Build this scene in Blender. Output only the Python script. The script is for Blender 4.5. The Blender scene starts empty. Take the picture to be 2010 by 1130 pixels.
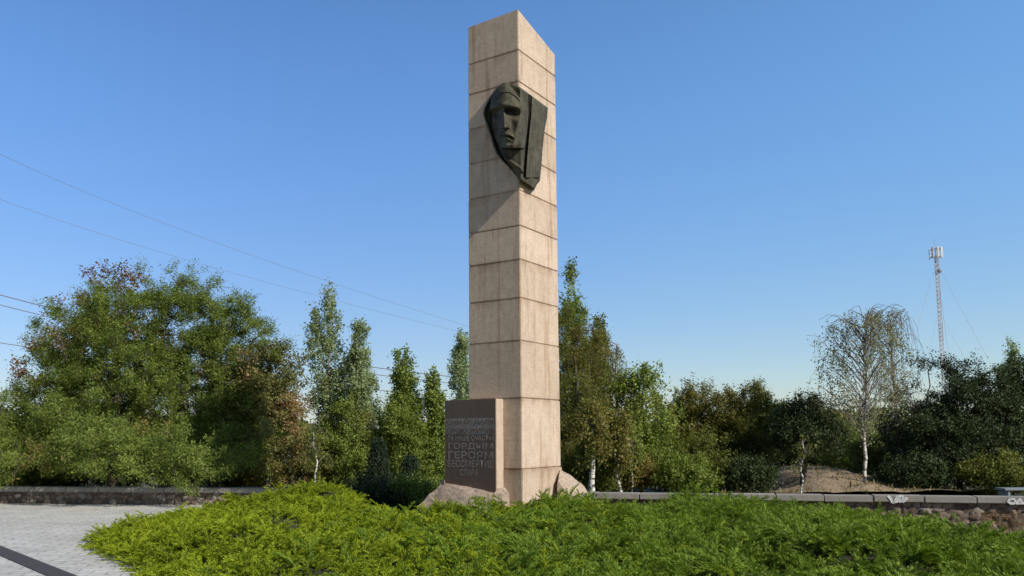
import bpy, bmesh, math, random
import numpy as np
from mathutils import Matrix, Vector

random.seed(7)
rng = np.random.default_rng(7)
R = math.radians
scene = bpy.context.scene

# ------------------------------------------------------------------ camera
CAM_Z = 1.7
FOC = 1620.0                       # focal length in photo pixels (photo 2010 wide)
PITCH, ROLL = R(5.6), R(0.43)
cam_d = bpy.data.cameras.new("camera")
cam = bpy.data.objects.new("camera", cam_d)
scene.collection.objects.link(cam)
cam_d.sensor_width = 36.0
cam_d.lens = 36.0 * FOC / 2010.0
cam_d.shift_y = 131.0 / 2010.0
cam_d.clip_end = 5000
CM = Matrix.Translation((0, 0, CAM_Z)) @ Matrix.Rotation(R(90) + PITCH, 4, 'X') @ Matrix.Rotation(-ROLL, 4, 'Z')
cam.matrix_world = CM
scene.camera = cam

# ------------------------------------------------------------------ world, sun, exposure
SUN_AZ = R(-38.5)                  # angle from +x of the horizontal direction towards the sun
SUN_EL = R(35.0)
world = bpy.data.worlds.new("World")
scene.world = world
world.use_nodes = True
wn = world.node_tree
bg = wn.nodes["Background"]
sky = wn.nodes.new("ShaderNodeTexSky")
sky.sky_type = 'NISHITA'
sky.sun_disc = False
sky.sun_elevation = SUN_EL
sky.sun_rotation = math.pi / 2 - SUN_AZ     # Blender measures it clockwise from +y
sky.air_density = 1.0
sky.dust_density = 0.35
sky.ozone_density = 2.2
tc = wn.nodes.new("ShaderNodeTexCoord"); sx = wn.nodes.new("ShaderNodeSeparateXYZ")
wn.links.new(tc.outputs["Generated"], sx.inputs[0])
mr = wn.nodes.new("ShaderNodeMapRange"); mr.interpolation_type = 'SMOOTHSTEP'
mr.inputs["From Min"].default_value = 0.0; mr.inputs["From Max"].default_value = 0.46
wn.links.new(sx.outputs[2], mr.inputs["Value"])
tm = wn.nodes.new("ShaderNodeMix"); tm.data_type = 'RGBA'
tm.inputs[6].default_value = (0.69, 0.72, 0.87, 1); tm.inputs[7].default_value = (0.80, 1.12, 1.47, 1)
wn.links.new(mr.outputs[0], tm.inputs[0])
mm = wn.nodes.new("ShaderNodeMix"); mm.data_type = 'RGBA'; mm.blend_type = 'MULTIPLY'; mm.inputs[0].default_value = 1.0
mr2 = wn.nodes.new("ShaderNodeMapRange"); mr2.interpolation_type = 'SMOOTHSTEP'      # unseen zenith dimmed and warmed, added to weaken the fill light
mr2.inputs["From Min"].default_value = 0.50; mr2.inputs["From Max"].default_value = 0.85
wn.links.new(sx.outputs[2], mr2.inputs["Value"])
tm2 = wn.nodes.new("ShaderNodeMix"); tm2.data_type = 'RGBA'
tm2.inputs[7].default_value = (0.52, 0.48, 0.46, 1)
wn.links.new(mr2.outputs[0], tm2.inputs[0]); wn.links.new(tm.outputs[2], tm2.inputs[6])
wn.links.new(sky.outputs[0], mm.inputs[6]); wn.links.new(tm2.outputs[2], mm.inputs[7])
def sky_gain(prev, sock, lo, hi, col):
    m1 = wn.nodes.new("ShaderNodeMapRange"); m1.interpolation_type = 'SMOOTHSTEP'
    m1.inputs["From Min"].default_value = lo; m1.inputs["From Max"].default_value = hi
    wn.links.new(sock, m1.inputs["Value"])
    m2 = wn.nodes.new("ShaderNodeMix"); m2.data_type = 'RGBA'; m2.clamp_factor = True
    m2.inputs[6].default_value = (1, 1, 1, 1); m2.inputs[7].default_value = (*col, 1); wn.links.new(m1.outputs[0], m2.inputs[0])
    m3 = wn.nodes.new("ShaderNodeMix"); m3.data_type = 'RGBA'; m3.blend_type = 'MULTIPLY'; m3.inputs[0].default_value = 1.0
    wn.links.new(prev, m3.inputs[6]); wn.links.new(m2.outputs[2], m3.inputs[7])
    return m3.outputs[2]
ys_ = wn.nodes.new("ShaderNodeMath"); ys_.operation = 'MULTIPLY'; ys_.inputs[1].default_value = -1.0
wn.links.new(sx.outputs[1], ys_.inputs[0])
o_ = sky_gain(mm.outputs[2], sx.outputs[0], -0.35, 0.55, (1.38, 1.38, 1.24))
o_ = sky_gain(o_, ys_.outputs[0], 0.0, 0.6, (0.62, 0.54, 0.46))  # unseen sky behind the camera dimmed and warmed to cut fill on the pillar
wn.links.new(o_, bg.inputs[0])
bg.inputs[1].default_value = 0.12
sun_d = bpy.data.lights.new("sun", 'SUN')
sun_d.energy = 4.6
sun_d.angle = R(0.53)
sun_d.color = (1.0, 0.935, 0.83)
sun = bpy.data.objects.new("sun", sun_d)
scene.collection.objects.link(sun)
sv = Vector((math.cos(SUN_EL) * math.cos(SUN_AZ), math.cos(SUN_EL) * math.sin(SUN_AZ), math.sin(SUN_EL)))
sun.rotation_euler = sv.to_track_quat('Z', 'Y').to_euler()
scene.view_settings.view_transform = 'Standard'
scene.view_settings.look = 'None'
scene.view_settings.exposure = 0.0
scene.view_settings.gamma = 1.0
scene.render.engine = 'CYCLES'
scene.render.resolution_x = 1024
scene.render.resolution_y = 576

# ------------------------------------------------------------------ helpers
def ray(px, py):
    d = Vector(((px - 1005.0) / FOC, -(py - 696.0) / FOC, -1.0))
    return (CM.to_3x3() @ d)
def at_y(px, py, Y):
    d = ray(px, py); t = Y / d.y
    return Vector((d.x * t, Y, CAM_Z + d.z * t))
def at_z(px, py, z=0.0):
    d = ray(px, py); t = (z - CAM_Z) / d.z
    return Vector((d.x * t, d.y * t, z))
def hit_plane(px, py, p, n):
    d = ray(px, py); o = Vector((0, 0, CAM_Z))
    t = (p - o).dot(n) / d.dot(n)
    return o + d * t, t

def tag(o, label=None, cat=None, group=None, kind=None):
    if label: o['label'] = label
    if cat: o['category'] = cat
    if group: o['group'] = group
    if kind: o['kind'] = kind
    return o
def thing(name, label, cat, loc=(0, 0, 0), group=None, kind=None):
    o = bpy.data.objects.new(name, None)
    o.empty_display_size = 0.3
    scene.collection.objects.link(o)
    o.location = loc
    return tag(o, label, cat, group, kind)
def link(name, me, mats, parent=None):
    o = bpy.data.objects.new(name, me)
    scene.collection.objects.link(o)
    if not isinstance(mats, (list, tuple)): mats = [mats]
    for m in mats: me.materials.append(m)
    if parent is not None:
        o.parent = parent
        o.location = -Vector(parent.location)
    return o
def bm_obj(name, bm, mats, parent=None, smooth=False):
    me = bpy.data.meshes.new(name)
    bm.to_mesh(me); bm.free()
    if smooth: me.polygons.foreach_set('use_smooth', [True] * len(me.polygons))
    return link(name, me, mats, parent)
def np_mesh(name, V, F, mats, parent=None, tint=None, smooth=False):
    """V (n,3), F (m,k) index array; tint (n,2) -> colour attribute"""
    me = bpy.data.meshes.new(name)
    V = np.asarray(V, dtype=np.float32); F = np.asarray(F, dtype=np.int32)
    n, (m, k) = len(V), F.shape
    me.vertices.add(n); me.vertices.foreach_set('co', V.ravel())
    me.loops.add(m * k); me.loops.foreach_set('vertex_index', F.ravel())
    me.polygons.add(m); me.polygons.foreach_set('loop_start', np.arange(0, m * k, k, dtype=np.int32))
    me.update(calc_edges=True)
    if smooth: me.polygons.foreach_set('use_smooth', np.ones(m, dtype=bool))
    if tint is not None:
        a = me.attributes.new('tint', 'FLOAT_COLOR', 'POINT')
        c = np.zeros((n, 4), dtype=np.float32); c[:, :tint.shape[1]] = tint; c[:, 3] = 1
        a.data.foreach_set('color', c.ravel())
    return link(name, me, mats, parent)

_lat = np.random.default_rng(3).random((64, 64, 64)).astype(np.float32)
def vnoise(x, y, z=0.0):
    x = np.asarray(x, float); y = np.asarray(y, float); z = np.asarray(z, float) + 0 * x
    xi, yi, zi = np.floor(x).astype(int), np.floor(y).astype(int), np.floor(z).astype(int)
    fx, fy, fz = x - xi, y - yi, z - zi
    fx, fy, fz = [f * f * (3 - 2 * f) for f in (fx, fy, fz)]
    r = 0
    for a in (0, 1):
        for b in (0, 1):
            for c in (0, 1):
                w = (fx if a else 1 - fx) * (fy if b else 1 - fy) * (fz if c else 1 - fz)
                r = r + w * _lat[(xi + a) & 63, (yi + b) & 63, (zi + c) & 63]
    return r * 2 - 1
def sstep(a, b, x):
    t = np.clip((x - a) / (b - a), 0, 1)
    return t * t * (3 - 2 * t)

# ------------------------------------------------------------------ materials
def mat(name):
    m = bpy.data.materials.new(name); m.use_nodes = True
    nt = m.node_tree
    return m, nt, nt.nodes["Principled BSDF"]
def noise(nt, scale, detail=5, rough=0.6, vec=None):
    n = nt.nodes.new("ShaderNodeTexNoise")
    n.inputs["Scale"].default_value = scale; n.inputs["Detail"].default_value = detail
    n.inputs["Roughness"].default_value = rough
    if vec is not None: nt.links.new(vec, n.inputs["Vector"])
    return n
def ramp(nt, fac, stops):
    r = nt.nodes.new("ShaderNodeValToRGB")
    e = r.color_ramp.elements
    while len(e) < len(stops): e.new(0.5)
    for el, (p, c) in zip(e, stops):
        el.position = p; el.color = (*c, 1)
    nt.links.new(fac, r.inputs[0])
    return r
def mix(nt, fac, a, b, mode='MIX'):
    n = nt.nodes.new("ShaderNodeMix"); n.data_type = 'RGBA'; n.blend_type = mode
    for s, v in ((0, fac), (6, a), (7, b)):
        if isinstance(v, (int, float)): n.inputs[s].default_value = v
        elif isinstance(v, tuple): n.inputs[s].default_value = (*v, 1)
        else: nt.links.new(v, n.inputs[s])
    return n.outputs[2]
def bump(nt, b, h, strength=0.4, dist=0.02):
    n = nt.nodes.new("ShaderNodeBump")
    n.inputs["Strength"].default_value = strength; n.inputs["Distance"].default_value = dist
    nt.links.new(h, n.inputs["Height"]); nt.links.new(n.outputs[0], b.inputs["Normal"])
def coords(nt, scale=(1, 1, 1), rot=(0, 0, 0), loc=(0, 0, 0)):
    t = nt.nodes.new("ShaderNodeTexCoord"); m = nt.nodes.new("ShaderNodeMapping")
    m.inputs["Scale"].default_value = scale; m.inputs["Rotation"].default_value = rot
    m.inputs["Location"].default_value = loc
    nt.links.new(t.outputs["Object"], m.inputs["Vector"])
    return m.outputs[0]

def stone_mat(name, c1, c2, grain=(0.8, 1.12), streak=0.35, rough=0.85, bs=0.35, speck=70):
    m, nt, b = mat(name)
    co = coords(nt)
    big = noise(nt, 0.9, 6, 0.6, co)
    base = ramp(nt, big.outputs[0], [(0.3, c1), (0.7, c2)]).outputs[0]
    fine = noise(nt, speck, 3, 0.7, co)
    g = ramp(nt, fine.outputs[0], [(0.35, (grain[0],) * 3), (0.65, (grain[1],) * 3)]).outputs[0]
    base = mix(nt, 1.0, base, g, 'MULTIPLY')
    patch = noise(nt, 7, 6, 0.7, co)
    pg = ramp(nt, patch.outputs[0], [(0.3, (0.86, 0.84, 0.82)), (0.62, (1.04, 1.04, 1.04))]).outputs[0]
    base = mix(nt, 1.0, base, pg, 'MULTIPLY')
    if streak:
        st = noise(nt, 1.0, 6, 0.65, coords(nt, (7, 7, 0.55)))
        sr = ramp(nt, st.outputs[0], [(0.52, (1, 1, 1)), (0.74, (0.55, 0.43, 0.33))]).outputs[0]
        base = mix(nt, streak, base, mix(nt, 1.0, base, sr, 'MULTIPLY'))
    if name == "pink_granite":
        at = nt.nodes.new("ShaderNodeAttribute"); at.attribute_name = 'stain'
        tn = nt.nodes.new("ShaderNodeAttribute"); tn.attribute_name = 'tone'
        base = mix(nt, 1.0, base, ramp(nt, tn.outputs["Fac"], [(0.0, (0.86, 0.84, 0.82)), (1.0, (1.08, 1.08, 1.08))]).outputs[0], 'MULTIPLY')
        vs_ = noise(nt, 1.0, 4, 0.5, coords(nt, (5.5, 5.5, 0.22), (0, 0, 0), (1.7, 4, 2)))
        base = mix(nt, 1.0, base, ramp(nt, vs_.outputs[0], [(0.60, (1, 1, 1)), (0.68, (0.80, 0.72, 0.64))]).outputs[0], 'MULTIPLY')
        sn = noise(nt, 1.0, 6, 0.7, coords(nt, (2.6, 2.6, 1.2), (0, 0, 0), (3, 1, 5)))
        sr2 = ramp(nt, sn.outputs[0], [(0.40, (0, 0, 0)), (0.62, (1, 1, 1))])
        mu = nt.nodes.new("ShaderNodeMath"); mu.operation = 'MULTIPLY'
        nt.links.new(at.outputs["Fac"], mu.inputs[0]); nt.links.new(sr2.outputs[0], mu.inputs[1])
        base = mix(nt, mu.outputs[0], base, mix(nt, 1.0, base, (0.52, 0.38, 0.28), 'MULTIPLY'))
    nt.links.new(base, b.inputs["Base Color"])
    b.inputs["Roughness"].default_value = rough
    h = noise(nt, 45, 5, 0.7, co)
    bump(nt, b, h.outputs[0], bs, 0.02)
    return m
M_GRANITE = stone_mat("pink_granite", (0.56, 0.44, 0.33), (0.68, 0.545, 0.42), grain=(0.78, 1.15), streak=0.8, speck=55, bs=0.6)
M_JOINT = stone_mat("dirty_joint", (0.26, 0.18, 0.125), (0.38, 0.28, 0.20), streak=0)
M_ROCK = stone_mat("rough_granite", (0.38, 0.285, 0.22), (0.55, 0.445, 0.355), grain=(0.7, 1.2), streak=0.3, bs=0.9, speck=30)
M_DARKSTONE = stone_mat("dark_polished_granite", (0.125, 0.082, 0.062), (0.175, 0.122, 0.095), grain=(0.85, 1.15), streak=0.3, rough=0.65, bs=0.05)
M_LETTER = stone_mat("worn_letter_paint", (0.27, 0.22, 0.20), (0.40, 0.34, 0.31), grain=(0.8, 1.2), streak=0, rough=0.8, bs=0.05)
M_BAND = stone_mat("scuffed_band", (0.19, 0.15, 0.135), (0.36, 0.32, 0.31), grain=(0.8, 1.2), streak=0, rough=0.8, bs=0.05)
M_SLABEDGE = stone_mat("slab_edge_granite", (0.50, 0.39, 0.31), (0.60, 0.49, 0.39), streak=0.2)
M_CONCRETE = stone_mat("weathered_concrete", (0.25, 0.235, 0.215), (0.37, 0.35, 0.315), grain=(0.85, 1.1), streak=0.3, bs=0.3)

m, nt, b = mat("aged_bronze"); M_BRONZE = m
co = coords(nt)
n1 = noise(nt, 5, 6, 0.65, co)
c = ramp(nt, n1.outputs[0], [(0.3, (0.045, 0.039, 0.028)), (0.5, (0.070, 0.061, 0.043)), (0.7, (0.105, 0.097, 0.066))]).outputs[0]
st = noise(nt, 1, 5, 0.6, coords(nt, (16, 16, 1.2)))
c = mix(nt, 1.0, c, ramp(nt, st.outputs[0], [(0.4, (0.8, 0.8, 0.8)), (0.65, (1.3, 1.35, 1.25))]).outputs[0], 'MULTIPLY')
nt.links.new(c, b.inputs["Base Color"])
b.inputs["Roughness"].default_value = 0.7; b.inputs["Specular IOR Level"].default_value = 0.2
bump(nt, b, noise(nt, 22, 5, 0.6, co).outputs[0], 0.35, 0.02)

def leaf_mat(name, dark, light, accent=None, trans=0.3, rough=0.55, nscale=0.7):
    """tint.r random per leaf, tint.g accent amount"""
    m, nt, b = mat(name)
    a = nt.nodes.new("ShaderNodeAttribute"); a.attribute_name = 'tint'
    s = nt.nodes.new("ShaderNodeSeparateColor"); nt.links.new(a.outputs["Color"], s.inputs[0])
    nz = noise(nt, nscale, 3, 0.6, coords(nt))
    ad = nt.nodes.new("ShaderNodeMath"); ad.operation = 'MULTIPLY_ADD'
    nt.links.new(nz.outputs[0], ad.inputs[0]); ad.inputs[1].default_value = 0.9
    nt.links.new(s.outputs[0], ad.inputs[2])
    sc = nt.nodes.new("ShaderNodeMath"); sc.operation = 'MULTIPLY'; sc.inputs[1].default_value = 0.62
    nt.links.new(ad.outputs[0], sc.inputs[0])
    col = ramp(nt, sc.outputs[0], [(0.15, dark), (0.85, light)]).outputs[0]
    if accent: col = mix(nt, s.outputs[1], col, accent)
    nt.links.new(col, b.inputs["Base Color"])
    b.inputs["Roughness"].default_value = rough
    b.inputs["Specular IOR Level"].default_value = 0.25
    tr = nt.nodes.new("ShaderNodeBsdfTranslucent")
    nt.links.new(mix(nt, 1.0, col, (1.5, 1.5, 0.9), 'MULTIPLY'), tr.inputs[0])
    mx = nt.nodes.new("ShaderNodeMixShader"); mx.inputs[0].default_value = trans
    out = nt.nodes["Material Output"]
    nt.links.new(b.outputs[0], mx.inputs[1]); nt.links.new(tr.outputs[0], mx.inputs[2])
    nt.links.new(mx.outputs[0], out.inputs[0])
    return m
L_ELM = leaf_mat("elm_leaves", (0.048, 0.080, 0.012), (0.25, 0.32, 0.065), (0.34, 0.20, 0.08))
L_RUST = leaf_mat("rusty_leaves", (0.07, 0.085, 0.022), (0.23, 0.23, 0.07), (0.40, 0.24, 0.12))
L_REDTOP = leaf_mat("reddish_leaves", (0.085, 0.08, 0.03), (0.20, 0.17, 0.065), (0.27, 0.13, 0.075))
L_POPLAR = leaf_mat("poplar_leaves", (0.13, 0.18, 0.085), (0.36, 0.43, 0.215), (0.27, 0.25, 0.11))
L_LIME = leaf_mat("young_leaves", (0.075, 0.115, 0.016), (0.27, 0.34, 0.070), (0.27, 0.24, 0.07))
L_BIRCH = leaf_mat("birch_leaves", (0.16, 0.17, 0.08), (0.34, 0.35, 0.20), (0.30, 0.26, 0.15))
L_OLIVE = leaf_mat("olive_leaves", (0.050, 0.066, 0.011), (0.22, 0.24, 0.048), (0.25, 0.17, 0.05))
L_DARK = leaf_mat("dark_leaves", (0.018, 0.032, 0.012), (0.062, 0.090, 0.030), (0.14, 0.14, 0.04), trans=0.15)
L_SPRUCE = leaf_mat("spruce_needles", (0.012, 0.024, 0.012), (0.045, 0.072, 0.038), None, trans=0.1)
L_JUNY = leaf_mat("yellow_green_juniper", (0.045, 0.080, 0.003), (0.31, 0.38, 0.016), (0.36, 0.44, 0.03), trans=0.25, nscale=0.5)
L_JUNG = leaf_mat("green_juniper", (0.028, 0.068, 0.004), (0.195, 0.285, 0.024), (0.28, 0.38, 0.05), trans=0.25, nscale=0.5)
L_WEED = leaf_mat("dry_weeds", (0.12, 0.09, 0.03), (0.28, 0.19, 0.08), (0.34, 0.15, 0.05))

L_HAY = leaf_mat("dry_grass", (0.17, 0.13, 0.065), (0.34, 0.27, 0.15), (0.14, 0.16, 0.05))
def simple(name, c1, c2, scale=4, rough=0.9, bs=0.4, bd=0.02, metallic=0):
    m, nt, b = mat(name); co = coords(nt)
    n = noise(nt, scale, 6, 0.65, co)
    nt.links.new(ramp(nt, n.outputs[0], [(0.3, c1), (0.7, c2)]).outputs[0], b.inputs["Base Color"])
    b.inputs["Roughness"].default_value = rough; b.inputs["Metallic"].default_value = metallic
    if bs: bump(nt, b, noise(nt, scale * 6, 4, 0.6, co).outputs[0], bs, bd)
    return m
M_BARK = simple("grey_bark", (0.055, 0.042, 0.032), (0.13, 0.105, 0.08), 9)
M_PALEBARK = simple("pale_bark", (0.24, 0.22, 0.17), (0.42, 0.39, 0.32), 6)
M_TWIG = simple("greyish_twig_bark", (0.14, 0.115, 0.11), (0.24, 0.20, 0.19), 6, bs=0)
m, nt, b = mat("birch_bark"); M_BIRCHBARK = m
n = noise(nt, 1, 5, 0.6, coords(nt, (5, 5, 14)))
nt.links.new(ramp(nt, n.outputs[0], [(0.42, (0.05, 0.045, 0.04)), (0.52, (0.58, 0.56, 0.51)), (0.7, (0.78, 0.76, 0.72))]).outputs[0], b.inputs["Base Color"])
b.inputs["Roughness"].default_value = 0.7
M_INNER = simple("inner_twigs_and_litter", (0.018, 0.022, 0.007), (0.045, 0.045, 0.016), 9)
M_SOIL = simple("dry_soil", (0.11, 0.08, 0.05), (0.21, 0.16, 0.105), 3)
M_HEAP = simple("dry_grass_heap", (0.24, 0.175, 0.11), (0.38, 0.29, 0.19), 2.2, bs=0.8, bd=0.08)
M_GRASS = simple("rough_grass", (0.05, 0.06, 0.02), (0.13, 0.125, 0.05), 1.2, bs=0.8, bd=0.05)
M_WIRE = simple("wire", (0.16, 0.16, 0.18), (0.2, 0.2, 0.22), 4, bs=0)
M_KERB = simple("dark_kerb_granite", (0.045, 0.042, 0.045), (0.08, 0.075, 0.078), 20, 0.8)
M_WOOD = simple("weathered_wood", (0.12, 0.09, 0.065), (0.22, 0.18, 0.14), 6)
M_WHITE = simple("white_spray_paint", (0.62, 0.63, 0.64), (0.82, 0.83, 0.84), 12, 0.6, bs=0)
M_REDP = simple("hazed_red_paint", (0.50, 0.40, 0.41), (0.56, 0.46, 0.47), 2, 0.5, bs=0)  # mast red lightened and greyed: distance haze put into the colour
M_GALV = simple("galvanised_steel", (0.52, 0.53, 0.55), (0.64, 0.64, 0.66), 2, 0.6, bs=0)
M_PANEL = simple("white_antenna_plastic", (0.74, 0.74, 0.76), (0.82, 0.82, 0.84), 2, 0.5, bs=0)
M_BLUEGREY = simple("grey_blue_paint", (0.16, 0.19, 0.22), (0.25, 0.28, 0.31), 5, 0.6)
M_PALESTONE = simple("pale_stone", (0.38, 0.36, 0.31), (0.52, 0.50, 0.45), 8, 0.8)

# paving
m, nt, b = mat("pale_paving"); M_PAVE = m
br = nt.nodes.new("ShaderNodeTexBrick")
nt.links.new(coords(nt, (1, 1, 1), (0, 0, R(-14))), br.inputs["Vector"])
for k, v in (("Color1", (0.54, 0.53, 0.51, 1)), ("Color2", (0.63, 0.62, 0.59, 1)), ("Mortar", (0.33, 0.32, 0.31, 1))): br.inputs[k].default_value = v
for k, v in (("Scale", 1.0), ("Mortar Size", 0.012), ("Mortar Smooth", 0.3), ("Bias", 0.0), ("Brick Width", 0.40), ("Row Height", 0.20)): br.inputs[k].default_value = v
co = coords(nt)
w1 = noise(nt, 0.8, 6, 0.65, co); w2 = noise(nt, 9, 5, 0.7, co)
c = mix(nt, 1.0, br.outputs[0], ramp(nt, w1.outputs[0], [(0.3, (0.80, 0.79, 0.77)), (0.7, (1.08, 1.08, 1.07))]).outputs[0], 'MULTIPLY')
c = mix(nt, 1.0, c, ramp(nt, w2.outputs[0], [(0.34, (0.58, 0.57, 0.54)), (0.46, (1.0, 1.0, 1.0))]).outputs[0], 'MULTIPLY')
nt.links.new(c, b.inputs["Base Color"]); b.inputs["Roughness"].default_value = 0.8
bump(nt, b, br.outputs[1], 0.5, -0.01)

# rubble stone wall face: tint.r random per stone, tint.g mortar
m, nt, b = mat("rubble_stone"); M_RUBBLE = m
a = nt.nodes.new("ShaderNodeAttribute"); a.attribute_name = 'tint'
s = nt.nodes.new("ShaderNodeSeparateColor"); nt.links.new(a.outputs["Color"], s.inputs[0])
c = ramp(nt, s.outputs[0], [(0.0, (0.12, 0.085, 0.065)), (0.4, (0.19, 0.14, 0.11)), (0.75, (0.27, 0.21, 0.165)), (1.0, (0.34, 0.30, 0.26))]).outputs[0]
c = mix(nt, s.outputs[1], c, (0.10, 0.085, 0.07))
c = mix(nt, 1.0, c, ramp(nt, noise(nt, 14, 5, 0.7, coords(nt)).outputs[0], [(0.3, (0.75,) * 3), (0.7, (1.15,) * 3)]).outputs[0], 'MULTIPLY')
nt.links.new(c, b.inputs["Base Color"]); b.inputs["Roughness"].default_value = 0.9
bump(nt, b, noise(nt, 40, 4, 0.6, coords(nt)).outputs[0], 0.5, 0.02)

# ------------------------------------------------------------------ wall line and grounds
WALL = [(-30, 24.6), (-13.8, 22.2), (-6.6, 20.95), (1.85, 18.2), (10, 16.1), (20, 13.9), (40, 9.5)]
WT = 0.45
UPG = -0.10                        # ground level behind the wall
def wall_y(x):
    return np.interp(x, [p[0] for p in WALL], [p[1] for p in WALL])

def soil_z(x, y):
    return -0.16 * sstep(3.5, 8.5, x) - 0.0 * y
def build_ground():
    # large outer ground
    V = [(-900, -300, -0.30), (900, -300, -0.30), (900, 1800, -0.30), (-900, 1800, -0.30)]
    tag(np_mesh('ground', V, [(0, 1, 2, 3)], M_GRASS), kind='structure')
    # soil of the planting bed
    xs = np.linspace(-10, 40, 101); ys = np.linspace(-6, 26, 65)
    X, Y = np.meshgrid(xs, ys)
    Z = soil_z(X, Y) - 0.008 + 0.012 * vnoise(X * 2, Y * 2) * sstep(5, 7, X)
    Vv = np.stack([X, np.minimum(Y, wall_y(X) + 0.1), Z], -1).reshape(-1, 3)
    idx = np.arange(X.size).reshape(X.shape)
    F = np.stack([idx[:-1, :-1], idx[:-1, 1:], idx[1:, 1:], idx[1:, :-1]], -1).reshape(-1, 4)
    tag(np_mesh('soil_bed', Vv, F, M_SOIL), kind='structure')
    # plaza paving: left of the bed
    pts = [(-40, -6), (-2.0, -6), (-2.0, 20.0), (-6.6, 20.99), (-13.8, 22.25), (-30, 24.65), (-40, 26)]
    bm = bmesh.new(); vs = [bm.verts.new((x, y, 0.016)) for x, y in pts]; bm.faces.new(vs)
    tag(bm_obj('plaza_paving', bm, M_PAVE), kind='structure')
    # upper ground behind the wall
    xs = np.concatenate([np.linspace(-600, -42, 8), np.linspace(-40, 40, 81), np.linspace(42, 600, 8)])
    ts = np.concatenate([np.linspace(0, 30, 40), np.linspace(34, 1500, 12)])
    X, T = np.meshgrid(xs, ts)
    Y = wall_y(X) + 0.2 + T
    Z = UPG + 0.04 * vnoise(X * 0.5, Y * 0.5) * sstep(0.5, 3, T)
    idx = np.arange(X.size).reshape(X.shape)
    F = np.stack([idx[:-1, :-1], idx[:-1, 1:], idx[1:, 1:], idx[1:, :-1]], -1).reshape(-1, 4)
    tag(np_mesh('upper_ground', np.stack([X, Y, Z], -1).reshape(-1, 3), F, M_GRASS), kind='structure')
build_ground()

def cells(u, v, cu, cv, seed=0):
    """jittered cell pattern: returns id-random, edge distance"""
    best = np.full(u.shape, 9.0); sec = best.copy(); idr = np.zeros(u.shape)
    U, Vv = u / cu, v / cv
    iu, iv = np.floor(U).astype(int), np.floor(Vv).astype(int)
    for a in (-1, 0, 1):
        for b_ in (-1, 0, 1):
            ci, cj = iu + a, iv + b_
            jx = _lat[ci & 63, cj & 63, (seed + 1) & 63]; jy = _lat[ci & 63, cj & 63, (seed + 9) & 63]
            d = np.hypot(ci + 0.15 + 0.7 * jx - U, cj + 0.15 + 0.7 * jy - Vv)
            rr = _lat[ci & 63, cj & 63, (seed + 17) & 63]
            closer = d < best
            sec = np.where(closer, best, np.minimum(sec, d))
            idr = np.where(closer, rr, idr); best = np.where(closer, d, best)
    return idr, sec - best

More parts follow.
